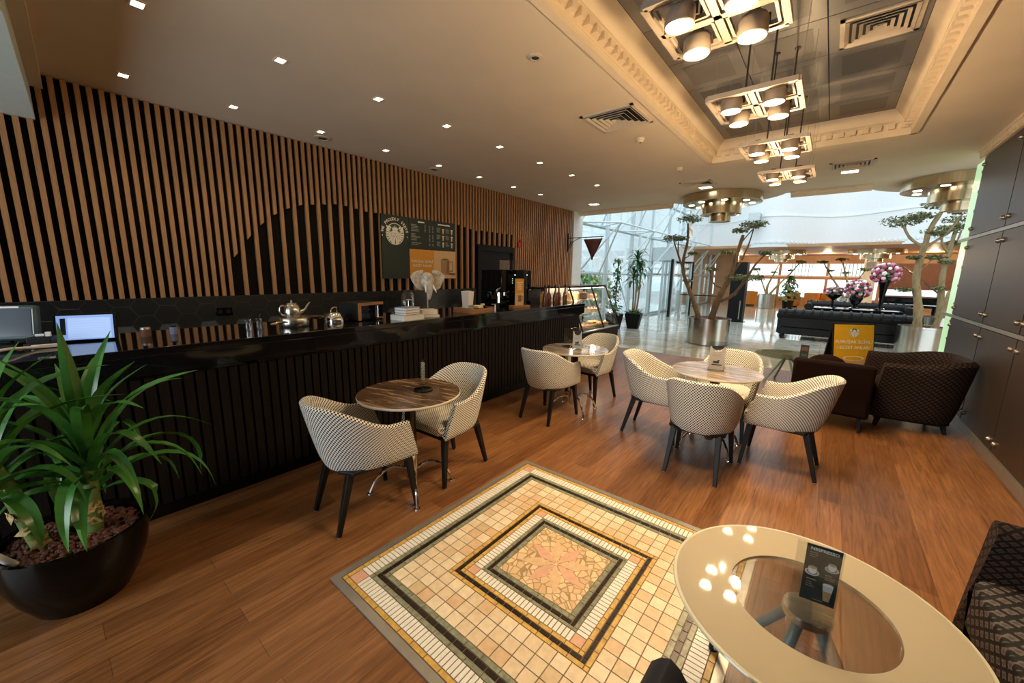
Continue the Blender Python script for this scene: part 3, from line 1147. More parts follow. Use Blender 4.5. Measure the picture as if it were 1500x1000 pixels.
# ================================================================== COUNTER
t = thing('bar_counter', 'long dark counter with ribbed walnut front along the slat wall', 'counter', (-3.17, 2.2, 0))
b = B(); bx(b, -.72, -.02, -3.9, 3.46, .06, .93)
obj('body', b, 'black', t)
b = B()
y = -3.9
while y < 3.44:
    bx(b, -.022, .006, y, y + .048, .09, .965)
    y += .062
obj('ribbed_front', b, 'rib', t)
b = B(); bx(b, -.05, -.012, -3.9, 3.46, 0, .09)
obj('plinth', b, 'black_gloss', t)
b = B(); bx(b, -3.97, -3.115, -1.75, 5.74, 1.075, 1.12); bx(b, -3.155, -3.115, -1.75, 5.74, .955, 1.0751); bx(b, -3.94, -3.15, -1.75, 5.72, .93, 1.075)
tag(obj('granite_worktop', b, 'granite', bevel=.004), 'black granite worktop running along the ribbed counter', 'worktop')
b = B(); bx(b, -5.4, -4.8, -1.7, 5.4, 0, .9)
tag(obj('back_counter', b, 'black'), 'low black back counter under the slats', 'counter')

# ================================================================== CHAIRS
def sstep(a, b_, x):
    x = max(0, min(1, (x - a) / (b_ - a)))
    return x * x * (3 - 2 * x)

def tub(name_shell, mt, parent, wb, wt, ybb, ybt, yfb, yft, zb, zarm, zback, th, zseat, corner=.6, ta=.04, tb=-.24, uvs=1.0):
    """upholstered shell: arms run from the front, round the back; all along one U-shaped path"""
    bm = B()
    uvl = bm.loops.layers.uv.new('UVMap')
    def outline(w, yb, yf, n=(14, 12, 6)):
        rx = w * corner * 1.15
        ry = (yf - yb) * corner * .8
        rx = min(rx, w)
        pts = []
        for k in range(n[0]):
            pts.append((w, yf + (yb + ry - yf) * k / n[0]))
        for k in range(n[1] + 1):
            a = PI / 2 * k / n[1]
            pts.append((w - rx + rx * math.cos(a), yb + ry - ry * math.sin(a)))
        m_ = [(-x, y) for x, y in pts[::-1]]
        mid = []
        xa = pts[-1][0]
        for k in range(1, n[2]):
            mid.append((xa - 2 * xa * k / n[2], yb))
        if xa < 1e-4:
            return pts + m_[1:]
        return pts + mid + m_
    lev = []
    nv = 8
    def ztop(y):
        return zback + (zarm - zback) * sstep(tb, ta, y)
    top = outline(wt, ybt, yft)
    for k in range(nv + 1):
        v = k / nv
        e = v ** .8
        o_ = outline(wb + (wt - wb) * e, ybb + (ybt - ybb) * e, yfb + (yft - yfb) * v)
        lev.append([Vector((x, y, zb + v * (ztop(top[i][1]) - zb))) for i, (x, y) in enumerate(o_)])
    # rounded foot of the shell
    for k in range(2):
        c = Vector((0, (ybb + yfb) / 2, 0))
        f = (.90, .97)[k]
        row = [Vector((c.x + (p.x - c.x) * f, c.y + (p.y - c.y) * f, zb - (.022, .014)[k])) for p in lev[0 if k == 0 else 1]]
        lev.insert(k, row)
    it = outline(wt - th, ybt + th, yft)
    ib = outline(wb - th, ybb + th, yfb - .0)
    rim = []
    for a in (.25, .5, .75):
        row = []
        for i in range(len(top)):
            p, q = Vector((*top[i], ztop(top[i][1]))), Vector((*it[i], ztop(top[i][1])))
            row.append(p + (q - p) * a + Vector((0, 0, math.sin(PI * a) * th * .45)))
        rim.append(row)
    inn = []
    for k in range(nv, -1, -1):
        v = k / nv
        e = v ** .8
        row = []
        for i in range(len(top)):
            x = ib[i][0] + (it[i][0] - ib[i][0]) * e
            y = ib[i][1] + (it[i][1] - ib[i][1]) * e
            row.append(Vector((x, y, zseat - .03 + v * (ztop(top[i][1]) - zseat + .03))))
        inn.append(row)
    rows = lev + rim + inn
    vr = [[bm.verts.new(p) for p in r] for r in rows]
    # uv: run along the path at mid height, rise along the section
    ref = rows[6]
    ul = [0]
    for i in range(1, len(ref)):
        ul.append(ul[-1] + (ref[i] - ref[i - 1]).length)
    vl = [0]
    mi_ = len(top) // 2
    for j in range(1, len(rows)):
        vl.append(vl[-1] + (rows[j][mi_] - rows[j - 1][mi_]).length)
    for j in range(len(rows) - 1):
        for i in range(len(top) - 1):
            f = bm.faces.new((vr[j][i], vr[j][i + 1], vr[j + 1][i + 1], vr[j + 1][i]))
            f.smooth = True
            for lp, (a, c) in zip(f.loops, ((j, i), (j, i + 1), (j + 1, i + 1), (j + 1, i))):
                lp[uvl].uv = (ul[c] * uvs, vl[a] * uvs)
    for i in (0, len(top) - 1):      # closed front of the arms
        k = len(rows)
        for j in range(k // 2):
            a, c = j, k - 1 - j
            if c - a < 2:
                break
            q = [vr[a][i], vr[a + 1][i], vr[c - 1][i], vr[c][i]]
            q = list(dict.fromkeys(q))
            if len(q) >= 3:
                try:
                    f = bm.faces.new(q)
                    for lp in f.loops:
                        lp[uvl].uv = (lp.vert.co.x, lp.vert.co.z)
                except Exception:
                    pass
    return obj(name_shell, bm, mt, parent, recalc=True)


def cushion(name, mt, parent, w0, w1, y0, y1, z0, z1, rnd=.06, crown=.015, rf=.03):
    """seat pad, w0 half-width at the back, w1 at the front"""
    bm = B()
    uvl = bm.loops.layers.uv.new('UVMap')
    pts = []
    n = 8
    cs = [(w1, y1, 0), (-w1, y1, 1), (-w0, y0, 2), (w0, y0, 3)]
    for cx, cy, q in cs:
        r = rnd if q < 2 else rnd * 2.2
        ox = cx - math.copysign(r, cx)
        oy = cy - (r if q < 2 else -r)
        for k in range(n + 1):
            a = q * PI / 2 + PI / 2 * k / n
            pts.append((ox + r * math.cos(a), oy + r * math.sin(a)))
    cx, cy = 0, (y0 + y1) / 2
    levels = [(1 - rf, z0), (1, z0 + .012), (1, z1 - .018), (1 - rf * .5, z1 - .005), (1 - rf * 1.3, z1), (.6, z1 + crown * .7), (.3, z1 + crown)]
    rows = [[bm.verts.new((cx + (x - cx) * s, cy + (y - cy) * s, z)) for x, y in pts] for s, z in levels]
    m_ = len(pts)
    for a, c in zip(rows, rows[1:]):
        for k in range(m_):
            f = bm.faces.new((a[k], a[(k + 1) % m_], c[(k + 1) % m_], c[k]))
            f.smooth = True
    f = bm.faces.new(rows[-1]); f.smooth = True
    bm.faces.new(rows[0][::-1])
    for f in bm.faces:
        for lp in f.loops:
            co = lp.vert.co
            lp[uvl].uv = (co.x + co.z * .3, co.y + co.z)
    return obj(name, bm, mt, parent)


def dining_chair(label, loc, rz):
    t = thing('dining_chair', label, 'chair', loc, rz, 'woven tub chairs around the cafe tables')
    tub('shell', 'fab', t, .250, .285, -.245, -.355, .262, .185, .395, .640, .805, .034, .445, corner=.80, ta=.08, tb=-.345)
    cushion('seat_cushion', 'fab_seat', t, .195, .222, -.225, .272, .405, .468, .06, .012)
    b = B()
    prism(b, [(-.21, .245), (-.21, -.16), (-.12, -.215), (.12, -.215), (.21, -.16), (.21, .245)], .365, .392)
    obj('seat_frame', b, 'leg', t, bevel=.006)
    for x, y, x2, y2 in ((.195, .215, .225, .255), (-.195, .215, -.225, .255), (.165, -.165, .19, -.265), (-.165, -.165, -.19, -.265)):
        b = B(); bar(b, (x, y, .375), (x2, y2, 0.004), .044, .026)
        lg = obj('leg', b, 'leg', t, bevel=.003)
        b = B(); lathe(b, [(0, 0), (.012, 0), (.012, .006), (0, .006)], 10, (x2, y2, 0))
        obj('glide', b, 'strip', lg)
    return t

c0 = dining_chair('woven tub chair at the brown marble table, nearer the potted plant', (-2.285, 1.255, 0), -.09)
rest = [((-2.285, 1.99, 0), PI + .05, 'woven tub chair at the brown marble table, on its far side from the potted plant'),
        ((-2.31, 3.51, 0), -.02, 'woven tub chair by the counter seen from behind, nearer side of the middle table'),
        ((-2.25, 4.43, 0), PI - .12, 'woven tub chair in front of the pastry case, behind the middle table'),
        ((-1.235, 3.86, 0), -PI / 2 + .04, 'woven tub chair on the left of the four-seat table, opening rightwards'),
        ((-.695, 3.37, 0), .03, 'woven tub chair seen from the back at the four-seat table, nearest of its four'),
        ((-.165, 3.895, 0), PI / 2 - .02, 'woven tub chair on the right of the four-seat table, beside the brown velvet armchair'),
        ((-.69, 4.39, 0), PI - .05, 'woven tub chair on the far side of the four-seat table, half hidden by its top')]
for loc, rz, lab in rest:
    dup(c0, loc, rz, lab, 'woven tub chairs around the cafe tables')

# ------------------------------------------------------------------ cafe tables
def bistro(label, loc, rz, top, r):
    t = thing('bistro_table', label, 'table', loc, rz, 'round marble cafe tables')
    b = B(); lathe(b, [(0, .722), (r - .02, .722), (r - .004, .727), (r, .733), (r, .738), (r - .004, .744), (0, .744)], 64, smooth=False)
    for f in b.faces:
        f.material_index = 1 if (f.calc_center_median().xy.length > r - .012) else 0
    obj('tabletop', b, [top, 'tedge'], t)
    b = B(); lathe(b, [(0, .72), (.11, .72), (.11, .708), (.042, .70), (.038, .25), (0, .25)], 24)
    obj('post', b, 'tpost', t)
    b = B(); lathe(b, [(0, .27), (.042, .27), (.042, .09), (.030, .075), (0, .075)], 24)
    obj('collar', b, 'chrome', t)
    for k in range(4):
        a = k * PI / 2 + PI / 4
        b = B()
        p = smoothpath([(.03, 0, .15), (.10, 0, .185), (.18, 0, .175), (.25, 0, .115), (.285, 0, .05), (.30, 0, .015)], 4)
        tube(b, p, .011, 8)
        lathe(b, [(0, 0), (.022, 0), (.020, .010), (.008, .014), (0, .014)], 12, (.30, 0, 0))
        bmesh.ops.rotate(b, verts=b.verts, cent=(0, 0, 0), matrix=Matrix.Rotation(a, 3, 'Z'))
        obj('leg', b, 'chrome', t)
    return t
bistro('round brown marble cafe table nearest the viewer, two chairs at it', (-2.25, 1.61, 0), .25, 'ttop', .362)
bistro('round marble cafe table beside the counter end, in front of the pastry case', (-2.2, 3.87, 0), .15, 'ttop2', .375)
bistro('round pale marble table with four woven chairs around it', (-.715, 3.86, 0), .0, 'ttop2', .375)

# ------------------------------------------------------------------ table stands
def acrylic_stand(label, loc, rz, card, sc=(1.1, 1.1, 1.1)):
    t = thing('menu_stand', label, 'menu holder', loc, rz)
    t.scale = sc
    b = B(); bx(b, -.048, .048, -.0035, -.0015, .004, .20); bx(b, -.048, .048, .0015, .0035, .004, .20); bx(b, -.048, .048, -.035, .035, 0, .004)
    obj('acrylic_holder', b, 'acrylic', t)
    if card:
        b = B(); poly = [(-.043, .006), (.043, .006), (.043, .165), (.034, .165)] + [(.034 * math.cos(a), .165 - .036 * math.sin(a)) for a in [PI * k / 12 for k in range(1, 12)]] + [(-.034, .165), (-.043, .165)]
        sheet(b, poly, -.0012, 0, .002)
        sheet(b, [(.034 * math.cos(a), .165 - .036 * math.sin(a) * .8 + .004) for a in [PI * k / 12 for k in range(13)]], -.0006, 1, .001)
        rect(b, -.02, .014, .05, .066, -.0022, 1, .001); rect(b, -.026, .03, .036, .044, -.0022, 1, .001); rect(b, .004, .016, .066, .074, -.0022, 1, .001)
        for k in range(3):
            rect(b, -.025, .025, .10 + k * .012, .103 + k * .012, -.0020, 2, .0008)
        obj('card', b, [card, 'teal', 'tan'], t)
    return t
t = acrylic_stand('empty clear acrylic stand with a black base on the brown marble table', (-2.21, 1.70, .744), -.9, None)
b = B(); lathe(b, [(0, 0), (.062, 0), (.062, .008), (0, .008)], 28)
obj('black_base', b, 'black_gloss', t)
t = acrylic_stand('clear stand with a white card on the table before the pastry case', (-2.17, 3.86, .744), .45, 'paper', (1.15, 1.15, 1.25))
t = acrylic_stand('empty acrylic stand with a dark base on the table before the pastry case', (-2.33, 3.93, .744), .5, None)
b = B(); lathe(b, [(0, 0), (.06, 0), (.06, .007), (0, .007)], 24)
obj('black_base', b, 'black_gloss', t)
t = acrylic_stand('clear stand with a pale pink card on the four-seat table', (-.72, 3.86, .744), .22, 'paperpink', (1.45, 1.3, 1.35))

# ------------------------------------------------------------------ coffee table in the foreground
TX, TY, TZ, TR = .077, 1.535, .5, .428
t = thing('coffee_table', 'round coffee table with frosted glass rim and clear centre in the foreground', 'table', (TX, TY, 0))
b = B()
n = 96
pr = [(.232, TZ - .012), (TR - .012, TZ - .012), (TR - .012, TZ), (.232, TZ)]
rings = [[b.verts.new((r * math.cos(2 * PI * k / n), r * math.sin(2 * PI * k / n), z)) for k in range(n)] for r, z in pr]
for i in range(4):
    for k in range(n):
        b.faces.new((rings[i][k], rings[i][(k + 1) % n], rings[(i + 1) % 4][(k + 1) % n], rings[(i + 1) % 4][k]))
top = obj('frosted_ring', b, 'frost', t)
b = B()
pr = [(TR - .0119, TZ - .012), (TR - .003, TZ - .011), (TR, TZ - .006), (TR - .003, TZ - .001), (TR - .0119, TZ)]
rings = [[b.verts.new((r * math.cos(2 * PI * k / n), r * math.sin(2 * PI * k / n), z)) for k in range(n)] for r, z in pr]
for i in range(5):
    for k in range(n):
        f = b.faces.new((rings[i][k], rings[i][(k + 1) % n], rings[(i + 1) % 5][(k + 1) % n], rings[(i + 1) % 5][k]))
        f.smooth = True
obj('polished_edge', b, 'frost_rim', t)
b = B(); lathe(b, [(0, TZ - .012), (.2315, TZ - .012), (.2315, TZ), (0, TZ)], n, smooth=False)
obj('clear_centre', b, 'acrylic', t)
b = B(); lathe(b, [(0, TZ - .05), (.06, TZ - .052), (.070, TZ - .045), (.072, TZ - .03), (.070, TZ - .016), (0, TZ - .014)], 40)
obj('hub', b, 'steel', t)
for k in range(4):
    a = math.radians(155 + 90 * k)
    b = B()
    tube(b, [(.045 * math.cos(a), .045 * math.sin(a), TZ - .045), (.30 * math.cos(a), .30 * math.sin(a), .02)], [.018, .014], 14)
    lg = obj('leg', b, 'tubeblue', t)
    b = B(); lathe(b, [(0, 0), (.016, 0), (.019, .012), (.016, .035), (0, .035)], 14, (.305 * math.cos(a), .305 * math.sin(a), 0))
    obj('foot', b, 'black', lg)
t = thing('menu_stand', 'dark upright coffee menu in an acrylic holder on the glass coffee table', 'menu holder', (.092, 1.515, TZ), .12)
tilt = Matrix.Rotation(-.12, 3, 'X')
b = B(); bx(b, -.07, .052, -.004, -.002, 0, .238); bx(b, -.07, .052, .003, .005, 0, .238); bx(b, -.07, .052, -.03, .03, 0, .004)
h = obj('acrylic_holder', b, 'acrylic', t)
b = B()
CWm, CHm = .052, .150
rect(b, -.045, .047, .022, .158, -.001, 0, .003)
y = -.0016
KZ = 1.5
def cup(cx, cz, s):
    sheet(b, ell(cx, cz - .3 * s, s, s * .42), y, 1, .0006)
    sheet(b, ell(cx, cz - .3 * s, s * .8, s * .30), y - .0003, 2, .0006)
    sheet(b, [(cx - .62 * s, cz + .35 * s), (cx - .5 * s, cz - .3 * s), (cx - .2 * s, cz - .48 * s), (cx + .2 * s, cz - .48 * s), (cx + .5 * s, cz - .3 * s), (cx + .62 * s, cz + .35 * s)], y - .0006, 1, .0006)
    sheet(b, ell(cx, cz + .35 * s, .62 * s, .2 * s), y - .0009, 2, .0006)
    sheet(b, ell(cx, cz + .33 * s, .5 * s, .14 * s), y - .0012, 3, .0006)
cup(.026, .117, .018); cup(-.022, .098, .019)
sheet(b, [(.010, .072), (.016, .033), (.032, .033), (.038, .072)], y, 3, .0006)
sheet(b, [(.010, .072), (.0125, .056), (.0355, .056), (.038, .072)], y - .0003, 1, .0006)
sheet(b, ell(.024, .072, .014, .004), y - .0006, 1, .0006)
for k, (x, z, w_) in enumerate(((-.035, .139, .020), (-.035, .134, .022), (-.035, .129, .016), (.012, .094, .018), (.012, .089, .026), (.012, .084, .024), (-.034, .074, .026), (-.034, .067, .016), (-.034, .062, .018), (-.034, .057, .024), (-.01, .028, .026))):
    rect(b, x, x + w_, z, z + .0016 + (.001 if k in (3, 6) else 0), y, 2, .0005)
for v in b.verts:
    v.co.z *= KZ
cardo = obj('menu_card', b, ['teal', 'paper', 'strip', 'tan'], t)
tx_ = text('lettering', 'NESPRESSO', .0145, (.002, -.0022, .2235), 'paper', cardo, bold=.0003, ext=.0003)

# ------------------------------------------------------------------ armchairs
def lounge(name, label, loc, rz, mt, mseat, cat='armchair', group=None, footm='leg', zb=.77, za=.62, wd=.42, yf=.31):
    t = thing(name, label, cat, loc, rz, group)
    tub('shell', mt, t, wd - .05, wd, -.33, -.43, yf + .05, yf, .13, za, zb, .085, .40, corner=.55, ta=.10, tb=-.36)
    cushion('seat_cushion', mseat, t, wd - .13, wd - .12, -.26, yf + .05, .24, .44, .07, .02)
    b = B(); prism(b, [(-wd + .1, yf), (-wd + .1, -.2), (-wd + .2, -.3), (wd - .2, -.3), (wd - .1, -.2), (wd - .1, yf)], .09, .26)
    obj('seat_base', b, 'black', t)
    for x, y in ((.3, yf - .05), (-.3, yf - .05), (.24, -.24), (-.24, -.24)):
        b = B(); bar(b, (x * (wd / .42), y, .13), (x * 1.12 * (wd / .42), y * 1.12, 0), .045, .028)
        obj('leg', b, footm, t)
    return t
lounge('lounge_armchair', 'dark lattice-patterned tub armchair in the near right corner by the glass coffee table', (.84, 1.93, 0), PI / 2, 'lace', 'lace2', group='lattice-patterned armchairs', yf=.21)
lounge('lounge_armchair', 'dark lattice-patterned tub armchair against the bronze wall beside the yellow sign', (.82, 6.08, 0), PI / 2 + .10, 'lace', 'lace', group='lattice-patterned armchairs', wd=.45, za=.68, zb=.75)
t = lounge('lounge_armchair', 'blue-black leather armchair whose arm just enters the bottom edge', (.13, .50, 0), -.03, 'leather_blue', 'leather_blue', zb=.76, za=.69, wd=.36)
# brown velvet armchair, seen from behind
t = thing('velvet_armchair', 'square brown velvet armchair seen from behind, in front of the yellow sign', 'armchair', (.14, 5.58, 0), -.03)
b = B(); prism(b, [(-.34, -.36), (.34, -.36), (.34, -.24), (-.34, -.24)], .16, .72)
obj('backrest', b, 'velvet', t, bevel=.03)
for s in (-1, 1):
    b = B(); bx(b, s * .30 - .045, s * .30 + .045, -.25, .36, .16, .56)
    obj('armrest', b, 'velvet', t, bevel=.03)
b = B(); bx(b, -.25, .25, -.24, .36, .24, .44)
obj('seat_cushion', b, 'velvet', t, bevel=.04)
b = B(); blob(b, (-.06, -.16, .60), (.2, .08, .17), 16)
obj('loose_cushion', b, 'velvet', t)
for x, y in ((.27, .28), (-.27, .28), (.27, -.28), (-.27, -.28)):
    b = B(); bar(b, (x, y, .18), (x * 1.05, y * 1.08, 0), .04, .022)
    obj('leg', b, 'leg', t)

# ------------------------------------------------------------------ glass table beyond the armchair, with its menu
t = thing('coffee_table', 'round glass coffee table beyond the brown velvet armchair', 'table', (-.36, 7.05, 0))
b = B(); lathe(b, [(0, .438), (.42, .438), (.425, .444), (.42, .45), (0, .45)], 64)
obj('tabletop', b, 'greenpane', t)
b = B(); lathe(b, [(0, .40), (.07, .40), (.07, .437), (0, .437)], 24)
obj('hub', b, 'steel', t)
for k in range(4):
    a = math.radians(30 + 90 * k)
    b = B(); tube(b, [(.04 * math.cos(a), .04 * math.sin(a), .41), (.3 * math.cos(a), .3 * math.sin(a), 0.01)], .015, 10)
    obj('leg', b, 'tubeblue', t)
t = thing('menu_stand', 'small dark menu stand on the glass table by the black sign board', 'menu holder', (-.17, 6.92, .45), -.05)
b = B(); rect(b, -.05, .05, .004, .19, 0, 0, .004); rect(b, -.04, .04, .10, .16, -.001, 1, .001); rect(b, -.035, .035, .03, .035, -.001, 2, .001); rect(b, -.035, .035, .05, .055, -.001, 2, .001)
obj('menu_card', b, ['teal', 'bookbrown', 'textdim'], t)
b = B(); bx(b, -.05, .05, -.03, .03, 0, .004)
obj('acrylic_base', b, 'acrylic', t)

# ================================================================== SIGNS
def emblem(parent, cx, cz, R, y):
    """round green badge: crowned long-haired face between two scaly tails, in the XZ plane facing -Y"""
    b = B()
    def P(pts, d, mi):
        sheet(b, [(cx + R * x, cz + R * z) for x, z in pts], y - d * .0005, mi, .0004)
    P(ell(0, 0, 1, 1, 48), 0, 1)
    P(ell(0, 0, .94, .94, 48), 1, 0)
    for s in (-1, 1):                                    # tails
        for k in range(7):
            a0, a1 = .95 - k * .27, .95 - k * .27 - .19
            ro, ri = .92, .60 + .10 * abs(k - 2) / 4
            P([(s * ro * math.cos(a0), ro * math.sin(a0)), (s * ri * math.cos(a0), ri * math.sin(a0)), (s * ri * math.cos(a1), ri * math.sin(a1)), (s * ro * math.cos(a1), ro * math.sin(a1))], 2, 1)
        P([(s * .62, .60), (s * .98, .78), (s * .86, .48), (s * 1.0, .36), (s * .66, .30)], 3, 1)
        for k in range(4):                               # hair
            x0 = .20 + .115 * k
            P([(s * (x0 - .04), .36 - .07 * k), (s * (x0 + .05), .33 - .07 * k), (s * (x0 + .10), -.1), (s * (x0 + .02), -.55), (s * (x0 * .5 + .05), -.93), (s * (x0 * .5 - .03), -.93), (s * (x0 - .07), -.5), (s * (x0 + .01), -.1)], 3, 1)
    P([(-.24, .34), (.24, .34), (.26, .02), (.14, -.20), (0, -.27), (-.14, -.20), (-.26, .02)], 4, 1)   # face
    for s in (-1, 1):
        P([(s * .06, .10), (s * .17, .12), (s * .16, .07), (s * .06, .06)], 5, 0)
    P([(-.03, .06), (.03, .06), (.045, -.06), (-.045, -.06)], 5, 0)
    P([(-.08, -.12), (.08, -.12), (0, -.165)], 5, 0)
    P([(-.30, .36), (.30, .36), (.36, .58), (.19, .50), (.16, .68), (.06, .55), (0, .86), (-.06, .55), (-.16, .68), (-.19, .50), (-.36, .58)], 5, 1)
    P([(-.12, -.26), (.12, -.26), (.20, -.60), (.08, -.95), (-.08, -.95), (-.20, -.60)], 4, 1)
    P([(-.015, -.35), (.015, -.35), (.05, -.9), (-.05, -.9)], 5, 0)
    return obj('emblem', b, ['logogreen', 'cream'], parent)

# menu board on the slat wall: local x runs along the wall, centre at y = 4.18
t = thing('menu_board', 'large dark green menu board with round emblem and orange picture on the slat wall', 'menu board', (-5.37, 4.18, 1.48), PI / 2)
def L(yy):
    return yy - 4.18
b = B(); bx(b, L(3.43), L(3.925), 0, .03, 0, .967)
p1 = obj('logo_panel', b, 'green', t)
b = B(); bx(b, L(3.93), L(4.93), 0, .03, .48, .967)
p2 = obj('menu_panel', b, 'green', t)
b = B(); bx(b, L(3.93), L(4.93), 0, .03, 0, .475); rect(b, L(3.93), L(4.43), 0, .475, -.001, 0); rect(b, L(4.43), L(4.93), 0, .475, -.001, 1)
cxm, czm = L(4.68), .09
sheet(b, [(cxm - .05, .07), (cxm + .22, .05), (cxm + .25, .09), (cxm + .1, .1)], -.0018, 4, .0005)
sheet(b, [(cxm - .095, .09), (cxm + .095, .09), (cxm + .10, .33), (cxm - .10, .33)], -.0026, 2, .0005)
sheet(b, ell(cxm, .09, .095, .022), -.0022, 2, .0003)
sheet(b, [(cxm + .03, .09), (cxm + .095, .09), (cxm + .10, .33), (cxm + .04, .33)], -.0032, 3, .0005)
sheet(b, ell(cxm, .33, .10, .026), -.0036, 1, .0005); sheet(b, ell(cxm, .328, .085, .02), -.0042, 3, .0005)
for (xa, xb, za, zb) in ((.10, .185, .285, .30), (.10, .185, .12, .135), (.17, .185, .12, .30)):
    rect(b, cxm + xa, cxm + xb, za, zb, -.003, 4, .0005)
p3 = obj('picture_panel', b, ['orange', 'tan', 'mug', 'mugd', 'bookbrown'], t)
emblem(p1, L(3.665), .685, .165, -.004)
text('lettering', '• WE PROUDLY SERVE •', .062, (0, -.003, 0), 'cream', p1, bold=.001, arc=(L(3.665), .685, .225, 188, -8))
text('lettering', 'YUMUŞAK İÇİMLİ', .053, (L(4.178), -.004, .278), 'cream', p3, ext=.001, sp=1.05)
text('lettering', 'LEZZET ANLARI', .053, (L(4.178), -.004, .21), 'cream', p3, ext=.001, sp=1.05)
rn = random.Random(3)
b = B()
rect(b, L(4.11), L(4.24), .905, .925, -.001, 0, .0006)
rect(b, L(4.53), L(4.80), .905, .925, -.001, 0, .0006)
for k in range(14):
    z = .86 - k * .024
    if k in (5, 11):
        continue
    rect(b, L(3.97), L(3.97) + rn.uniform(.08, .20), z, z + .011, -.001, 1, .0006)
    for q in (4.24, 4.33, 4.40):
        if q != 4.24 or k < 6:
            rect(b, L(q), L(q) + .028, z, z + .011, -.001, 1, .0006)
for i in range(2):
    for j in range(3):
        x, z = L(4.50 + i * .20), .80 - j * .115
        for q in range(5):
            rect(b, x, x + rn.uniform(.05, .09), z + .05 - q * .016, z + .058 - q * .016, -.001, 1, .0006)
        sheet(b, [(x + .125, z + .04), (x + .13, z - .035), (x + .155, z - .035), (x + .165, z + .04)], -.001, 2, .0006)
        rect(b, x + .123, x + .167, z + .035, z + .048, -.0016, 0, .0006)
obj('menu_print', b, ['cream', 'textdim', 'tan'], p2)

# yellow A-frame sign
t = thing('sign_board', 'black folding floor sign with a yellow coffee poster behind the velvet armchair', 'sign', (.405, 6.66, 0), .62)
b = B(); bx(b, -.26, .26, 0, .02, .02, 1.02)
f1 = obj('front_panel', b, 'black', t); f1.rotation_euler = (-.16, 0, 0)
b = B(); bx(b, -.248, .248, -.004, .0, .34, 1.005)
po = obj('poster', b, 'yellow', f1)
b = B()
sheet(b, [(-.12, .34), (.12, .34), (.13, .56), (-.13, .56)], -.0055, 0, .001); sheet(b, ell(0, .56, .13, .032), -.0065, 1, .001); sheet(b, ell(0, .558, .11, .024), -.0073, 2, .001)
for (xa, xb, za, zb) in ((.12, .215, .50, .525), (.19, .215, .38, .525)):
    rect(b, xa, xb, za, zb, -.0055, 0, .001)
obj('mug_print', b, ['tan', 'cream', 'yellow'], po)
emblem(po, 0, .90, .060, -.0055)
text('lettering', 'YUMUŞAK İÇİMLİ', .056, (0, -.0055, .775), 'cream', po, bold=.0006, sp=1.04)
text('lettering', 'LEZZET ANLARI', .056, (0, -.0055, .70), 'cream', po, bold=.0006, sp=1.04)
b = B(); bx(b, -.26, .26, -.02, 0, .02, 1.02)
f2 = obj('rear_panel', b, 'black', t); f2.location = (0, .345, 0); f2.rotation_euler = (.16, 0, 0)
for s in (-1, 1):
    b = B(); bx(b, s * .255 - .005, s * .255 + .005, .06, .28, .40, .42)
    obj('hinge_stay', b, 'black', t)

# pennant on a wrought bracket
t = thing('pennant_sign', 'dark red triangular pennant hanging from a black wrought bracket at the wall end', 'sign', (WX, 8.9, 2.0))
b = B()
bx(b, 0, .02, -.03, .03, .15, .62)
tube(b, [(0, 0, .5), (1.0, 0, .5)], .010, 8)
tube(b, smoothpath([(.01, 0, .2), (.06, 0, .34), (.2, 0, .43), (.36, 0, .49)], 4), .009, 6)
tube(b, smoothpath([(.05, 0, .25), (.1, 0, .3), (.13, 0, .38), (.09, 0, .42), (.06, 0, .37)], 4), .007, 6)
for x in (.52, .95):
    tube(b, [(x, 0, .5), (x, 0, .455)], .006, 6)
obj('bracket', b, 'black', t)
b = B()
n = 10
rows = []
for k in range(n + 1):
    tt = k / n
    rows.append([b.verts.new((.45 + .52 * (tt * .5 + (1 - tt) * s), .02 * math.sin(7 * s + 3 * tt), .455 - .52 * tt)) for s in [q / 6 for q in range(7)]])
for r0, r1 in zip(rows, rows[1:]):
    for q in range(6):
        b.faces.new((r0[q], r0[q + 1], r1[q + 1], r1[q]))
p = obj('pennant', b, 'darkred', t, smooth=True)
sm = p.modifiers.new('thick', 'SOLIDIFY'); sm.thickness = .006
t = thing('fire_alarm', 'small red fire alarm on the slats right of the doorway', 'fire alarm', (WX + .0, 6.84, 2.20))
b = B(); bx(b, 0, .035, -.05, .05, -.06, .06)
obj('body', b, 'red', t, bevel=.008)
b = B(); lathe(b, [(0, 0), (.03, 0), (.026, .03), (0, .035)], 16)
bmesh.ops.rotate(b, verts=b.verts, cent=(0, 0, 0), matrix=Matrix.Rotation(PI / 2, 3, 'Y'))
o = obj('sounder', b, 'red', t, loc=(.03, 0, .09))

# ================================================================== THINGS ON THE COUNTER
ZC = 1.12
t = thing('monitor', 'blue-grey cash register touch monitor at the near end of the counter', 'monitor', (-3.74, -.18, ZC), 1.15)
b = B(); bx(b, -.17, .17, -.02, .03, .035, .245)
hs = obj('housing', b, 'tealcase', t, bevel=.012); hs.rotation_euler = (-.2, 0, 0)
b = B(); rect(b, -.148, .148, .06, .222, -.022, 0, .003)
obj('screen', b, 'screendark', hs)
b = B(); rect(b, -.02, .10, .228, .238, -.0215, 0, .002)
obj('sticker', b, 'paper', hs)
b = B(); rect(b, .152, .156, .07, .22, -.0215, 0, .002)
obj('edge_strip', b, 'strip', hs)  # thin brushed-metal strip down one side of the housing
b = B(); bx(b, -.09, .09, -.05, .10, 0, .02); bx(b, -.04, .04, .03, .06, 0, .12)
obj('stand', b, 'black', t, bevel=.006)
t = thing('receipt_printer', 'small black receipt printer between the two counter screens', 'printer', (-3.64, -.005, ZC), 1.2)
t.scale = (.72, .72, .85)
b = B(); bx(b, -.07, .07, -.09, .06, 0, .07); bx(b, -.085, .085, -.10, .08, 0, .03)
obj('body', b, 'black', t, bevel=.006)
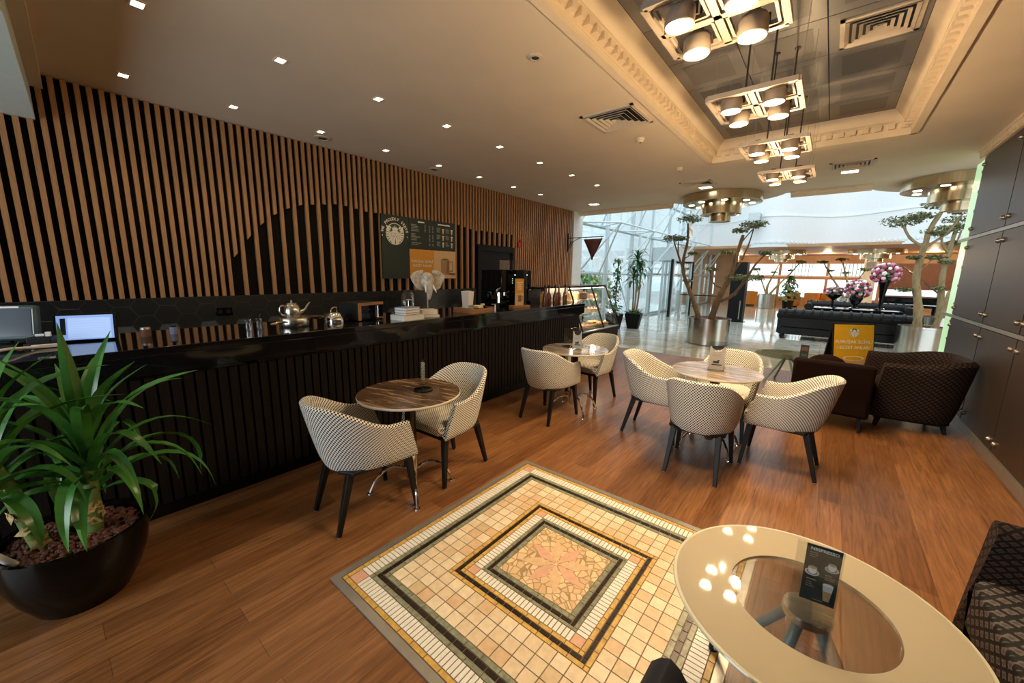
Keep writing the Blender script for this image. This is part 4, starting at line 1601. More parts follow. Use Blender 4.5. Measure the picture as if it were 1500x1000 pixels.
b = B(); bx(b, -.05, .0, -.0, .012, .07, .085); bx(b, .02, .05, -.03, -.01, .07, .1)
obj('paper', b, 'paper', t)
t = thing('curled_cable', 'white curled cable and plug lying at the counter edge by the monitor', 'cable', (-3.42, -.16, ZC))  # just a loose cable with its plug
b = B(); tube(b, smoothpath([(.02, -.12, .012), (.05, -.05, .02), (.02, .02, .03), (-.05, .07, .02), (-.10, .12, .012)], 5), .008, 8)
obj('cable', b, 'paper', t)
b = B(); bx(b, -.13, -.10, .10, .20, .002, .022)
obj('plug', b, 'paper', t, bevel=.004)
t = thing('monitor', 'bright pale-blue lit screen behind the tall plant leaves on the counter', 'monitor', (-3.68, .17, ZC), 1.32)
t.scale = (.92, .92, .92)
b = B(); bx(b, -.155, .155, -.012, .02, .004, .20)
hs = obj('housing', b, 'black', t, bevel=.006); hs.rotation_euler = (-.30, 0, 0)
b = B(); rect(b, -.138, .138, .012, .184, -.014, 0, .003)
sc = obj('screen', b, 'screen', hs)
b = B(); rect(b, -.085, .125, .02, .165, -.0155, 0, .001); rect(b, -.12, -.095, .05, .165, -.0155, 1, .001)
for k in range(7):
    rect(b, -.07, .10, .035 + k * .018, .0365 + k * .018, -.0165, 2, .0005)
obj('window_content', b, ['screen2', 'screendark', 'screen'], sc)
b = B(); bx(b, -.06, .06, .02, .10, 0, .012)
obj('stand', b, 'black', t)
tg = 'little black jars by the lit screen'
for k, (x, y, m_, lab) in enumerate(((-3.68, .45, 'bookbrown', 'short brown jar with a patterned lid right of the lit screen'), (-3.68, .60, 'bookblue', 'tiny dark blue bottle on the counter right of the lit screen'))):
    t = thing('jar', lab, 'jar', (x, y, ZC))
    b = B(); lathe(b, [(0, 0), (.03 - .008 * k, 0), (.03 - .008 * k, .05), (0, .05)], 16)
    obj('body', b, m_, t)
    b = B(); lathe(b, [(0, .05), (.028 - .008 * k, .05), (.026 - .008 * k, .062), (0, .062)], 16)
    obj('lid', b, 'black' if k else 'strip', t)
t = thing('wall_socket', 'black double wall socket on the hexagon tiles', 'socket', (WX - .036, 1.36, 1.10))
b = B(); bx(b, 0, .012, -.08, .08, -.045, .045)
obj('plate', b, 'black_gloss', t, bevel=.003)
for s in (-1, 1):
    b = B(); lathe(b, [(0, 0), (.025, 0), (.025, .004), (0, .004)], 16)
    bmesh.ops.rotate(b, verts=b.verts, cent=(0, 0, 0), matrix=Matrix.Rotation(PI / 2, 3, 'Y'))
    obj('outlet', b, 'black', t, loc=(.012, s * .04, 0))
for k in range(2):
    t = thing('tea_glass', ('small clear tea glass, nearer of the pair left of the teapot', 'small clear tea glass, second of the pair left of the teapot')[k], 'glass', (-3.50, 1.02 + k * .075, ZC), 0, 'pair of small glasses left of the teapot')
    b = B(); lathe(b, [(.018, 0), (.022, .03), (.018, .06), (.024, .085), (.022, .085), (.016, .06), (.019, .03), (.016, .004), (0, .004), (0, 0), (.018, 0)], 18)
    obj('bowl', b, 'acrylic', t)
    b = B(); tube(b, [(.0, 0, .004), (.015, .01, .12)], .003, 6)
    obj('spoon', b, 'chrome', t)
t = thing('food_warmer', 'round steel warmer base under the teapot', 'warmer', (-3.50, 1.36, ZC))
b = B(); lathe(b, [(0, 0), (.11, 0), (.115, .008), (.115, .07), (.11, .078), (0, .078)], 36)
obj('drum', b, 'steel', t)
b = B(); tube(b, smoothpath([(.06, -.10, .05), (.1, -.14, .055), (.1, -.19, .045)], 4), .010, 8); blob(b, (.1, -.19, .045), (.02, .03, .013), 10)
obj('handle', b, 'brass', t)
b = B(); lathe(b, [(0, 0), (.035, 0), (.055, .02), (.058, .026), (0, .02)], 20, (.0, .19, .05)); 
obj('dish', b, 'brass', t)
t = thing('teapot', 'steel teapot with looped handle on the round warmer', 'teapot', (-3.50, 1.35, ZC + .078))
t.scale = (.82, .82, .82)
b = B(); lathe(b, [(0, 0), (.070, 0), (.078, .01), (.076, .07), (.066, .12), (.05, .135), (0, .138)], 28)
obj('pot', b, 'steel', t)
b = B(); lathe(b, [(0, .136), (.05, .136), (.045, .147), (.012, .155), (.008, .165), (.013, .176), (0, .182)], 20)
obj('lid', b, 'steel', t)
b = B(); tube(b, smoothpath([(.02, .06, .05), (.03, .11, .07), (.035, .14, .12), (.04, .17, .15)], 4), [.022, .02, .018, .016, .015, .014, .013, .012, .011, .010, .009, .008, .008], 10)
obj('spout', b, 'steel', t)
b = B(); tube(b, smoothpath([(.02, -.065, .12), (.03, -.11, .125), (.03, -.125, .09), (.03, -.12, .045), (.02, -.075, .02)], 4), .008, 8)
obj('handle', b, 'steel', t)
t = thing('cake_dome', 'small shiny dome with a knot handle between teapot and microwave', 'food dome', (-3.52, 1.72, ZC))
b = B(); lathe(b, [(.09, 0), (.09, .02), (.08, .06), (.05, .09), (0, .10)], 28)
obj('dome', b, 'chrome', t)
b = B(); tube(b, smoothpath([(0, -.03, .095), (0, -.02, .13), (0, .02, .135), (0, .03, .095)], 4), .007, 8)
obj('handle', b, 'brass', t)
t = thing('microwave_oven', 'dark microwave oven with wooden-toned frame standing on the counter', 'microwave', (-3.57, 2.02, ZC), .25)
t.scale = (.8, .72, .86)
b = B(); bx(b, -.17, .15, -.22, .22, .01, .20)
obj('body', b, 'black', t, bevel=.006)
b = B(); bx(b, .15, .165, -.22, .22, .17, .20); bx(b, .15, .165, -.22, -.18, .01, .17); bx(b, .15, .165, .10, .22, .01, .03)
obj('front_frame', b, 'traywood', t)
b = B(); bx(b, .15, .16, -.18, .09, .012, .168)
dr = obj('door', b, 'black_gloss', t)
b = B(); tube(b, [(.175, .105, .03), (.175, .105, .16)], .010, 8)
obj('handle', b, 'chrome', dr)
b = B(); bx(b, .15, .163, .13, .21, .035, .165)
obj('control_panel', b, 'black_gloss', t)
t = thing('glass_jar', 'tall clear lidded glass jar behind the stack of books', 'jar', (-3.62, 2.60, ZC))
b = B(); lathe(b, [(.075, 0), (.08, .02), (.08, .22), (.06, .25), (.055, .25), (.075, .215), (.075, .02), (0, .012), (0, 0), (.075, 0)], 28)
obj('bowl', b, 'glass', t)
b = B(); lathe(b, [(0, .25), (.06, .25), (.055, .268), (.015, .275), (.012, .295), (0, .3)], 20)
obj('lid', b, 'glass', t)
# books
for k, (z, h, sx_, sy_, m_, rz, lab) in enumerate(((0, .05, .20, .27, 'bookwhite', .10, 'thick pale blue-white book at the bottom of the counter stack'),
        (.05, .022, .15, .21, 'bookbrown', .2, 'brown-edged book second from the bottom of the counter stack'),
        (.072, .024, .15, .20, 'bookwhite', .12, 'white book third in the counter stack'),
        (.096, .028, .15, .21, 'bookblue', .2, 'violet-blue book on top of the counter stack'))):
    t = thing('book', lab, 'book', (-3.26, 2.34, ZC + z), rz, 'stack of books on the counter')
    b = B(); bx(b, -sx_ / 2, sx_ / 2, -sy_ / 2, sy_ / 2, 0, .004); bx(b, -sx_ / 2, sx_ / 2, -sy_ / 2, sy_ / 2, h - .004, h); bx(b, -sx_ / 2, -sx_ / 2 + .004, -sy_ / 2, sy_ / 2, 0, h)
    obj('cover', b, m_, t)
    b = B(); bx(b, -sx_ / 2 + .003, sx_ / 2 - .006, -sy_ / 2 + .006, sy_ / 2 - .006, .0038, h - .0038)
    obj('pages', b, 'paper', t)
t = thing('metal_figure', 'small bird-shaped metal piece on the book stack', 'ornament', (-3.27, 2.36, ZC + .124))
b = B(); tube(b, [(0, 0, 0), (0, 0, .06)], .004, 6); blob(b, (0, .01, .068), (.012, .045, .009), 12); lathe(b, [(0, 0), (.018, 0), (.018, .003), (0, .003)], 12)
obj('body', b, 'steel', t)
# elephant head sculpture
t = thing('elephant_sculpture', 'weathered elephant head sculpture on a white plinth on the counter', 'sculpture', (-3.28, 2.61, ZC), 1.2)
b = B(); bx(b, -.10, .10, -.09, .09, 0, .03); bx(b, -.085, .085, -.07, .07, .03, .085)
obj('plinth', b, 'base_white', t, bevel=.006)
b = B(); tube(b, [(0, 0, .08), (0, 0, .22)], .006, 10)
obj('rod', b, 'strip', t)
b = B()
blob(b, (0, .0, .385), (.075, .06, .085), 18)
blob(b, (0, -.045, .415), (.05, .04, .05), 14)
tube(b, smoothpath([(0, -.03, .37), (0, -.065, .32), (0, -.07, .26), (0, -.05, .215), (0, -.03, .20)], 4), [.046, .044, .042, .04, .037, .035, .033, .031, .029, .027, .025, .023, .021, .02, .019, .018, .017][:17], 12)
obj('head', b, 'bone', t)
for s in (-1, 1):
    b = B()
    rows = []
    for i in range(9):
        a = -PI * .55 + PI * 1.1 * i / 8
        rows.append([b.verts.new((s * (.05 + r * (.125 + .02 * math.sin(3 * a)) * math.cos(a * .9)), .02 - .05 * r * r + .008 * math.sin(9 * a) * r, .40 + r * (.105 * math.sin(a)) - .012 * r)) for r in (0, .35, .7, 1)])
    for r0, r1 in zip(rows, rows[1:]):
        for q in range(3):
            f = b.faces.new((r0[q], r0[q + 1], r1[q + 1], r1[q])); f.smooth = True
    e = obj('ear', b, 'bone', t)
    e.modifiers.new('thick', 'SOLIDIFY').thickness = .014
    b = B(); tube(b, smoothpath([(s * .035, -.06, .34), (s * .05, -.10, .30), (s * .055, -.13, .265)], 4), [.011, .0105, .01, .0095, .009, .008, .006, .004, .002], 8)
    obj('tusk', b, 'paper', t)
# serving tray with paper holder
t = thing('serving_tray', 'wooden tray with dark inlay on the counter', 'tray', (-3.36, 3.40, ZC), .1)
b = B(); prism(b, [(-.14, -.22), (.12, -.22), (.16, .0), (.12, .24), (-.14, .24)], 0, .008)
prism(b, [(.112, -.22), (.125, -.22), (.165, .0), (.152, .0)], 0, .05); prism(b, [(.112, .24), (.125, .24), (.165, .0), (.152, .0)], 0, .05)
bx(b, -.14, .12, -.23, -.215, 0, .06); bx(b, -.14, .12, .235, .25, 0, .05); bx(b, -.15, -.138, -.23, .25, 0, .05)
obj('rim', b, 'traywood', t)
b = B(); prism(b, [(-.135, -.21), (.112, -.21), (.15, 0), (.112, .232), (-.135, .232)], .008, .042)
obj('inlay', b, 'black_gloss', t)
t = thing('napkin_bundle', 'upright sheaf of white paper napkins on the wooden tray', 'napkins', (-3.33, 3.25, ZC + .042), .15)
b = B()
rn = random.Random(5)
for k in range(16):
    x = -.04 + k * .005
    vs = box(b, (x, 0, .105), (.0035, .085, .21 + rn.uniform(-.012, .012)))
    for v in vs:
        if v.co.z > .1:
            v.co.y *= 1.25; v.co.x += (k - 8) * .0022
obj('sheets', b, 'paper', t)
b = B(); bx(b, -.05, .05, -.05, .05, 0, .004); bx(b, .045, .05, -.05, .05, 0, .05); bx(b, -.05, -.045, -.05, .05, 0, .05)
obj('holder', b, 'strip', t)
for k, (y, m_, lab) in enumerate(((3.44, 'bread', 'folded cream cloth napkin lying on the wooden tray'), (3.54, 'creamfood', 'small bowl of sugar sachets at the far side of the tray'))):
    t = thing('folded_napkin' if k == 0 else 'sugar_bowl', lab, 'napkin' if k == 0 else 'bowl', (-3.36, y, ZC + .042), .2)
    b = B()
    if k == 0:
        bx(b, -.06, .06, -.055, .055, 0, .018); bx(b, -.055, .055, -.05, .05, .018, .032)
        obj('cloth', b, 'creamfood', t, bevel=.006)
    else:
        lathe(b, [(0, 0), (.03, 0), (.045, .03), (.042, .03), (.028, .005), (0, .005)], 20)
        obj('dish', b, 'steel', t)
        b = B()
        for q in range(5):
            box(b, (-.015 + .008 * q, (q % 2) * .012 - .006, .03), (.005, .04, .035))
        obj('sachets', b, 'paper', t)
t = thing('beer_tap', 'tap column with a lit green-white handle beside the espresso machine', 'tap', (-3.50, 3.98, ZC))
b = B(); lathe(b, [(0, 0), (.035, 0), (.03, .01), (.02, .03), (.02, .16), (0, .16)], 18)
obj('column', b, 'black', t)
b = B(); bx(b, .014, .026, -.012, .012, .07, .21)
obj('lit_handle', b, 'lit', t)
b = B(); tube(b, smoothpath([(0, 0, .16), (0, -.02, .24), (0, .06, .27)], 3), .008, 8); tube(b, [(0, -.02, .22), (0, .05, .265)], .006, 6)
obj('lever', b, 'chrome', t)
t = thing('faucet', 'little chrome tap at the right end of the wooden tray', 'tap', (-3.22, 3.62, ZC))
b = B(); lathe(b, [(0, 0), (.012, 0), (.010, .09), (0, .09)], 12); tube(b, [(0, 0, .085), (.0, -.06, .09)], .007, 8)
obj('spout', b, 'chrome', t)
t = thing('espresso_machine', 'large black coffee machine on the counter in front of the doorway', 'coffee machine', (-3.72, 4.42, ZC))
b = B(); bx(b, -.20, .20, -.33, .36, 0, .08); bx(b, -.20, .20, -.33, .36, .22, .52); bx(b, -.20, -.05, -.33, .36, .08, .22)
obj('body', b, 'black_gloss', t, bevel=.012)
b = B(); bx(b, .20, .205, -.2, .25, .30, .46)
obj('control_panel', b, 'black', t)
b = B()
for y in (-.06, .0, .20):
    bx(b, .205, .209, y, y + .04, .44, .455)
for z in (.33, .36, .39):
    bx(b, .205, .208, -.11, -.10, z, z + .008)
obj('indicator', b, 'lit', t)
for y in (-.12, .14):
    b = B(); lathe(b, [(0, .15), (.035, .15), (.035, .2), (0, .22)], 18, (.08, y, 0)); tube(b, [(.1, y, .175), (.24, y, .165)], .012, 8)
    obj('portafilter', b, 'chrome', t)
b = B(); bx(b, -.15, .15, .02, .26, .52, .66)
obj('bean_hopper', b, 'acrylic', t)
t = thing('counter_sign', 'small orange coffee poster standing in a wooden foot on the counter', 'sign', (-3.34, 4.26, ZC), PI / 2 - .25)
b = B(); bx(b, -.14, .16, -.05, .06, 0, .03)
obj('foot', b, 'traywood', t, bevel=.003)
b = B(); rect(b, -.075, .075, .03, .40, 0, 0, .006)
pp = obj('poster', b, 'orange', t)
b = B(); rect(b, -.075, .075, .03, .20, -.001, 0, .001); sheet(b, [(-.02, .08), (.03, .08), (.035, .17), (-.025, .17)], -.002, 1, .001); rect(b, .03, .055, .10, .11, -.002, 1, .001); rect(b, .03, .055, .15, .16, -.002, 1, .001); rect(b, .048, .055, .10, .16, -.002, 1, .001)
obj('mug_print', b, ['tan', 'mugd'], pp)
for k, s_ in enumerate(('YUMUŞAK', 'İÇİMLİ', 'LEZZET', 'ANLARI')):
    text('lettering', s_, .023, (0, -.0015, .345 - k * .03), 'cream', pp, bold=.0006)
b = B(); bx(b, -.08, .08, .07, .14, .0, .52)
tag(obj('coffee_grinder', b, 'black', loc=(-3.43, 4.30, ZC), bevel=.01), 'tall black grinder body behind the orange counter poster', 'grinder')
t = thing('cup_rack', 'low black rack on the counter behind the amber bottles', 'rack', (-3.74, 5.0, ZC))
b = B(); bx(b, -.15, .12, -.16, .16, 0, .24)
obj('body', b, 'black', t, bevel=.005)
b = B(); bx(b, -.15, .12, -.17, .17, .24, .25)
obj('shelf', b, 'black_gloss', t)
gl = ('nearest', 'second', 'third', 'fourth', 'farthest')
for k in range(5):
    t = thing('syrup_bottle', 'amber syrup bottle by the pastry case, %s of five along the counter' % gl[k], 'bottle', (-3.36 - .03 * (k % 2), 4.92 + k * .145, ZC), 0, 'amber bottles beside the pastry case')
    b = B(); lathe(b, [(0, 0), (.036, 0), (.038, .01), (.038, .13), (.014, .20), (.013, .26), (0, .26)], 18)
    obj('glass_body', b, 'amber', t)
    b = B(); lathe(b, [(0, .26), (.015, .26), (.015, .29), (.006, .295), (.005, .31), (0, .31)], 12)
    obj('cap', b, 'black' if k != 3 else 'chrome', t)

# ================================================================== PASTRY CASE
CY0, CY1, CXF, CXT, CXB = 5.78, 7.2, -3.15, -3.46, -3.96
t = thing('pastry_case', 'black refrigerated pastry case with slanted glass at the far end of the counter', 'display case', ((CXF + CXB) / 2, (CY0 + CY1) / 2, 0))
ox, oy = (CXF + CXB) / 2, (CY0 + CY1) / 2
hl = (CY1 - CY0) / 2
b = B(); bx(b, CXB - ox, CXF - ox, -hl, hl, .02, .60)
obj('base', b, 'black', t, bevel=.004)
b = B(); bx(b, CXF - ox - .03, CXF - ox + .012, -hl, hl, .60, .62)
obj('front_ledge', b, 'strip', t)
b = B(); bx(b, CXB - ox, CXT - ox, -hl - .9, hl, 1.36, 1.385)
obj('top', b, 'black_gloss', t)
b = B()
for y in (-hl + .015, 0.1, hl - .015):
    bar(b, (CXF - ox - .01, y, .62), (CXT - ox, y, 1.37), .022)
    bar(b, (CXB - ox + .02, y, .6), (CXB - ox + .02, y, 1.37), .03)
bar(b, (CXT - ox, -hl, 1.365), (CXT - ox, hl, 1.365), .028)
obj('frame', b, 'black', t)
b = B(); bar(b, (CXT - ox + .012, -hl, 1.39), (CXT - ox + .012, hl, 1.39), .014)
obj('top_trim', b, 'chrome', t)
b = B(); v = [b.verts.new(p) for p in ((CXF - ox - .012, -hl, .62), (CXF - ox - .012, hl, .62), (CXT - ox, hl, 1.36), (CXT - ox, -hl, 1.36))]; b.faces.new(v)
for s in (-1, 1):
    v = [b.verts.new(p) for p in ((CXF - ox - .012, s * hl, .62), (CXT - ox, s * hl, 1.36), (CXB - ox, s * hl, 1.36), (CXB - ox, s * hl, .62))]; b.faces.new(v)
obj('pane', b, 'case_glass', t)
SHX = []
for z, xf in ((.88, -3.30), (1.12, -3.40)):
    b = B(); bx(b, CXB - ox + .04, xf - ox, -hl + .03, hl - .03, z - .008, z)
    obj('shelf', b, 'case_glass', t)
b = B(); bx(b, CXB - ox + .005, CXB - ox + .012, -hl + .02, hl - .02, .62, 1.34)
obj('back', b, 'strip', t)
b = B()
for z in (1.345, 1.10, .86):
    tube(b, [(CXB - ox + .06, -hl + .05, z), (CXB - ox + .06, hl - .05, z)], .010, 6)
tube(b, [(CXT - ox - .03, -hl + .05, 1.345), (CXT - ox - .03, hl - .05, 1.345)], .010, 6)
obj('light_tube', b, 'whitelight', t)
for z in (1.32, .85, 1.09):
    for yy in (-.4, .35):
        lamp('case_light', 'POINT', (.05, yy, z), 3.0, (1, .82, .58), t, size=.05)
def cake(x, y, z, r, h, m_, deco, lab, grp):
    t = thing('cake', lab, 'cake', (x, y, z), 0, grp)
    b = B(); lathe(b, [(0, 0), (r + .02, 0), (r + .025, .006), (0, .006)], 28)
    obj('plate', b, 'paper', t)
    b = B(); lathe(b, [(0, .006), (r, .006), (r, h), (r - .008, h + .006), (0, h + .006)], 28, smooth=False)
    obj('sponge', b, m_, t)
    b = B()
    for k in range(8):
        a = 2 * PI * k / 8
        blob(b, (r * .72 * math.cos(a), r * .72 * math.sin(a), h + .012), r * .16, 8)
    obj('topping', b, deco, t)
G3 = 'cakes and pastries in the pastry case'
cake(-3.62, 6.20, 1.12, .12, .13, 'cake', 'creamfood', 'tall cream-ridged cake on the top shelf, nearer end of the case', G3)
cake(-3.62, 6.52, 1.12, .11, .12, 'choc', 'bread', 'tall brown cake on the top shelf next to the cream cake', G3)
cake(-3.60, 6.90, 1.12, .10, .08, 'bread', 'berry', 'low berry tart cake at the far end of the top shelf', G3)
cake(-3.52, 6.02, .88, .12, .08, 'cake', 'bread', 'golden layer cake at the near end of the middle shelf', G3)
cake(-3.52, 6.38, .88, .11, .09, 'creamfood', 'choc', 'white cake with dark topping in the middle of the middle shelf', G3)
cake(-3.52, 6.78, .88, .11, .07, 'creamfood', 'berry', 'white cake with red berries at the far end of the middle shelf', G3)
rn = random.Random(11)
names = ['near', 'middle', 'far']
for k in range(12):
    i, j = k % 6, k // 6
    y = 5.93 + i * .215
    x = -3.34 - j * .22
    t = thing('pastry', 'golden pastry on the bottom deck of the case, %s row, %s from the near end' % ('front' if j == 0 else 'back', ORD[i] if i else 'first'), 'pastry', (x, y, .62), rn.uniform(-.4, .4), 'pastries on the bottom deck')
    b = B()
    if k % 3 == 0:
        for q in range(7):
            a = -1.1 + q * .37
            blob(b, (.06 * math.cos(a) - .04, .08 * math.sin(a), .035), (.035, .03, .018 + .02 * (1 - abs(q - 3) / 3)), 10)
    elif k % 3 == 1:
        blob(b, (0, 0, .04), (.07, .08, .045), 12)
    else:
        lathe(b, [(0, 0), (.055, 0), (.07, .05), (.06, .06), (0, .075)], 20)
    obj('dough', b, ['bread', 'cake', 'bread'][k % 3], t)
    b = B(); blob(b, (0, 0, .075), (.025, .025, .014), 8)
    obj('glaze', b, ['creamfood', 'choc', 'berry'][rn.randrange(3)], t)
cake(-3.72, 5.50, ZC, .11, .05, 'creamfood', 'bread', 'round cream cake on the counter under the case lid', 'cakes beside the pastry case')
cake(-3.70, 5.90, 1.12, .07, .05, 'creamfood', 'creamfood', 'small cream cake in the near corner of the top shelf', G3)
t = thing('glass_jar', 'lit jar of yellow sweets beside the amber bottles', 'jar', (-3.70, 5.28, ZC))
b = B(); lathe(b, [(0, 0), (.06, 0), (.06, .16), (0, .16)], 20)
obj('sweets', b, 'cake', t)
b = B(); lathe(b, [(0, .16), (.062, .16), (.05, .19), (0, .2)], 20)
obj('lid', b, 'creamfood', t)

# ================================================================== PLANTS
def pot(parent, r0, r1, h, m_, c=(0, 0, 0), rim=.018):
    b = B()
    lathe(b, [(0, 0), (r0, 0), (r0 + (r1 - r0) * .52, h * .28), (r0 + (r1 - r0) * .86, h * .56), (r1 * .995, h * .80), (r1, h * .93), (r1, h), (r1 - rim, h), (r1 - rim - .005, h - .04), (0, h - .05)], 56, c)
    return obj('pot', b, m_, parent)

t = thing('potted_dracaena', 'big leafy green houseplant in a glossy black bowl at the near left, by the counter', 'potted plant', (-2.69, -.03, 0))
pot(t, .165, .262, .345, 'black_gloss')
b = B(); lathe(b, [(0, .315), (.235, .30), (.235, .29), (0, .29)], 40)
obj('soil', b, 'soil', t)
rn = random.Random(21)
b = B()
for k in range(800):
    a, r = rn.uniform(0, 2 * PI), .225 * math.sqrt(rn.random())
    blob(b, (r * math.cos(a), r * math.sin(a), .322 - .012 * (r / .23) ** 2 + rn.uniform(-.004, .008)), (rn.uniform(.008, .014), rn.uniform(.007, .011), rn.uniform(.006, .010)), 6, 0, Matrix.Rotation(rn.uniform(0, PI), 3, 'Z'))
g = obj('gravel', b, 'pebble', t)
g['kind'] = 'stuff'
def crown(parent, base, top, n, seed, lmin, lmax, wid, hub=.05):
    rn = random.Random(seed)
    base, top = Vector(base), Vector(top)
    mid = (base + top) / 2
    b = B()
    tube(b, smoothpath([base, mid + Vector((.006, .004, 0)), top], 5), [.034, .033, .034, .033, .031, .030, .029, .028, .026, .024, .022], 12)
    obj('stem', b, 'stem', parent)
    b = B()
    for k in range(36):
        f = rn.random() ** 1.3 * .42
        p = base + (top - base) * f
        a = rn.uniform(0, 2 * PI)
        leafcard(b, p + Vector((.034 * math.cos(a), .034 * math.sin(a), 0)), Vector((math.cos(a), math.sin(a), rn.uniform(-.3, .5))), .06, rn, 0, .5)
    obj('husks', b, 'husk', parent, recalc=False)
    b = B()
    for k in range(n):
        f = k / (n - 1)
        az = k * 2.399 + rn.uniform(-.25, .25)
        el = 1.45 - 1.0 * f ** 1.1 + rn.uniform(-.14, .14)
        ln = (lmin + (lmax - lmin) * rn.random()) * (.78 + .35 * math.sin(PI * min(1, .15 + .8 * f)))
        p = top + Vector((.016 * math.cos(az), .016 * math.sin(az), .02 - .24 * f))
        dr = (.25 + 2.2 * f ** .6) * rn.uniform(.7, 1.25)
        leafstrip(b, p, az, el, ln, wid * rn.uniform(.8, 1.15), dr, seg=11, fold=.4, twist=rn.uniform(-.6, .6))
    o = obj('foliage', b, 'leaf', parent, recalc=False, smooth=True)
    return o
crown(t, (.04, .06, .30), (.05, .085, .74), 38, 5, .46, .66, .056)
crown(t, (.0, -.10, .31), (.08, -.19, .84), 30, 8, .40, .56, .054)
b = B(); tube(b, [(.09, -.17, .30), (.14, -.35, .62)], .014, 10)
obj('support_pipe', b, 'paper', t)
b = B(); leafstrip(b, (-.04, -.03, .31), 2.2, 1.2, .22, .03, .8, seg=6); leafstrip(b, (-.04, -.03, .31), .4, 1.25, .20, .03, .9, seg=6)
obj('offshoot', b, 'leaf', t, recalc=False)

def pads(b, centres, seed, per=170, sz=.075, rr=(.30, .30, .09)):
    rn = random.Random(seed)
    for (c, s) in centres:
        for k in range(int(per * s)):
            a, z, r = rn.uniform(0, 2 * PI), rn.uniform(-1, 1), rn.random() ** .45
            q = math.sqrt(1 - z * z)
            p = Vector(c) + Vector((rr[0] * s * r * q * math.cos(a), rr[1] * s * r * q * math.sin(a), rr[2] * s * r * z + .02))
            leafcard(b, p, Vector((rn.uniform(-1, 1), rn.uniform(-1, 1), rn.uniform(.2, 1.2))), sz, rn, 0, .42)

def planter_tree(label, loc, r, h, limbs, padc, bark, seed, per=170, group='trees in steel drum planters', sz=.075, rz=0):
    t = thing('planter_tree', label, 'potted tree', loc, rz, group)
    b = B(); lathe(b, [(0, .015), (r - .02, .015), (r - .02, .05), (r, .05), (r, h - .05), (r + .008, h - .045), (r + .008, h), (r - .03, h), (r - .03, h - .06), (0, h - .06)], 56)
    obj('planter', b, 'steel', t)
    b = B(); lathe(b, [(0, h - .02), (r - .032, h - .05), (r - .032, h - .058), (0, h - .058)], 32)
    obj('soil', b, 'soil', t)
    b = B()
    for pts, r0, r1 in limbs:
        p = smoothpath(pts, 4)
        n = len(p)
        rs = [r0 + (r1 - r0) * k / (n - 1) for k in range(n)]
        rs = [.72 * x * (1 + .10 * math.sin(k * 2.1)) for k, x in enumerate(rs)]
        tube(b, p, rs, 10)
    obj('trunk', b, bark, t)
    b = B(); pads(b, padc, seed, per, sz)
    obj('foliage', b, 'leaf3', t, recalc=False)
    return t

limb1 = [([(-.22, 0, .55), (-.36, .03, .9), (-.52, .05, 1.25), (-.68, .05, 1.62), (-.72, .05, 1.98), (-.66, .03, 2.4), (-.68, 0, 2.82)], .085, .03),
         ([(-.69, .05, 1.68), (-.85, .1, 2.05), (-1.0, .1, 2.42)], .04, .018), ([(-.86, .1, 2.05), (-.86, 0, 2.3), (-.84, -.05, 2.42)], .022, .014),
         ([(-.70, .05, 2.0), (-.55, -.02, 2.08)], .02, .012),
         ([(.04, 0, .55), (.12, -.03, .95), (.24, -.05, 1.3), (.36, -.03, 1.62), (.42, 0, 2.05), (.50, .03, 2.5)], .11, .045),
         ([(.46, 0, 2.28), (.55, .05, 2.45), (.66, .1, 2.62)], .02, .014), ([(.52, .05, 1.95), (.62, .08, 2.3), (.68, .1, 2.66)], .028, .015), ([(.36, -.02, 1.6), (.50, .03, 1.9)], .03, .028),
         ([(.14, -.02, 1.0), (.40, .1, 1.15), (.62, .15, 1.5), (.78, .15, 1.85), (.93, .15, 2.05)], .06, .02),
         ([(.26, -.05, 1.3), (.05, -.15, 1.42), (-.05, -.2, 1.7)], .025, .014), ([(.40, .1, 1.15), (.5, 0, 1.2), (.62, -.1, 1.5)], .03, .018)]
pad1 = [((-.66, 0, 2.90), 1.0), ((-1.02, .1, 2.48), .9), ((-.80, 0, 2.46), .6), ((-.50, 0, 2.1), .45), ((-.60, .1, 1.45), .4), ((.68, .1, 2.70), 1.0), ((.44, .05, 2.58), .6), ((.75, .15, 1.55), .9), ((.45, 0, 1.55), .8), ((.95, .15, 2.08), .5), ((.25, -.1, 2.1), .5), ((-.02, -.2, 1.72), .5)]
planter_tree('tall twin-trunked tree in a steel drum planter nearest the pastry case', (-2.13, 10.05, 0), .45, .62, limb1, pad1, 'bark', 1, per=260)
limb2 = [([(-.06, 0, .55), (-.10, 0, 1.0), (-.20, .02, 1.5), (-.22, .02, 1.9), (-.18, 0, 2.3), (-.16, 0, 2.6), (-.02, .02, 3.0)], .11, .05),
         ([(-.20, 0, 2.25), (-.42, .05, 2.45), (-.56, .05, 2.72)], .045, .03), ([(-.18, 0, 2.25), (.08, .03, 2.5), (.24, .05, 2.85)], .04, .025),
         ([(-.20, 0, 1.75), (-.08, .05, 1.92), (0, .05, 2.1)], .02, .012),
         ([(.20, .05, .55), (.26, .08, .9), (.40, .1, 1.3)], .08, .05)]
pad2 = [((-.02, 0, 3.08), 1.2), ((-.58, .05, 2.78), 1.3), ((-.34, 0, 2.86), .9), ((.26, .05, 2.92), .8), ((-.04, 0, 2.5), .6), ((-.3, 0, 2.02), .5), ((0, .05, 2.02), .6), ((-.36, 0, 1.35), .5)]
planter_tree('single-stemmed olive-like tree in a steel drum planter beside the lit glass wall end', (1.60, 11.75, 0), .36, .62, limb2, pad2, 'bark2', 2, per=260)
limb3 = [([(0, 0, .6), (-.05, 0, 1.1), (.15, 0, 1.7), (.35, 0, 2.3)], .09, .03), ([(.05, 0, .65), (.4, 0, 1.2), (.85, 0, 1.8), (1.15, 0, 2.3)], .08, .03), ([(-.05, 0, .7), (-.35, .1, 1.4), (-.6, .1, 1.9)], .06, .02)]
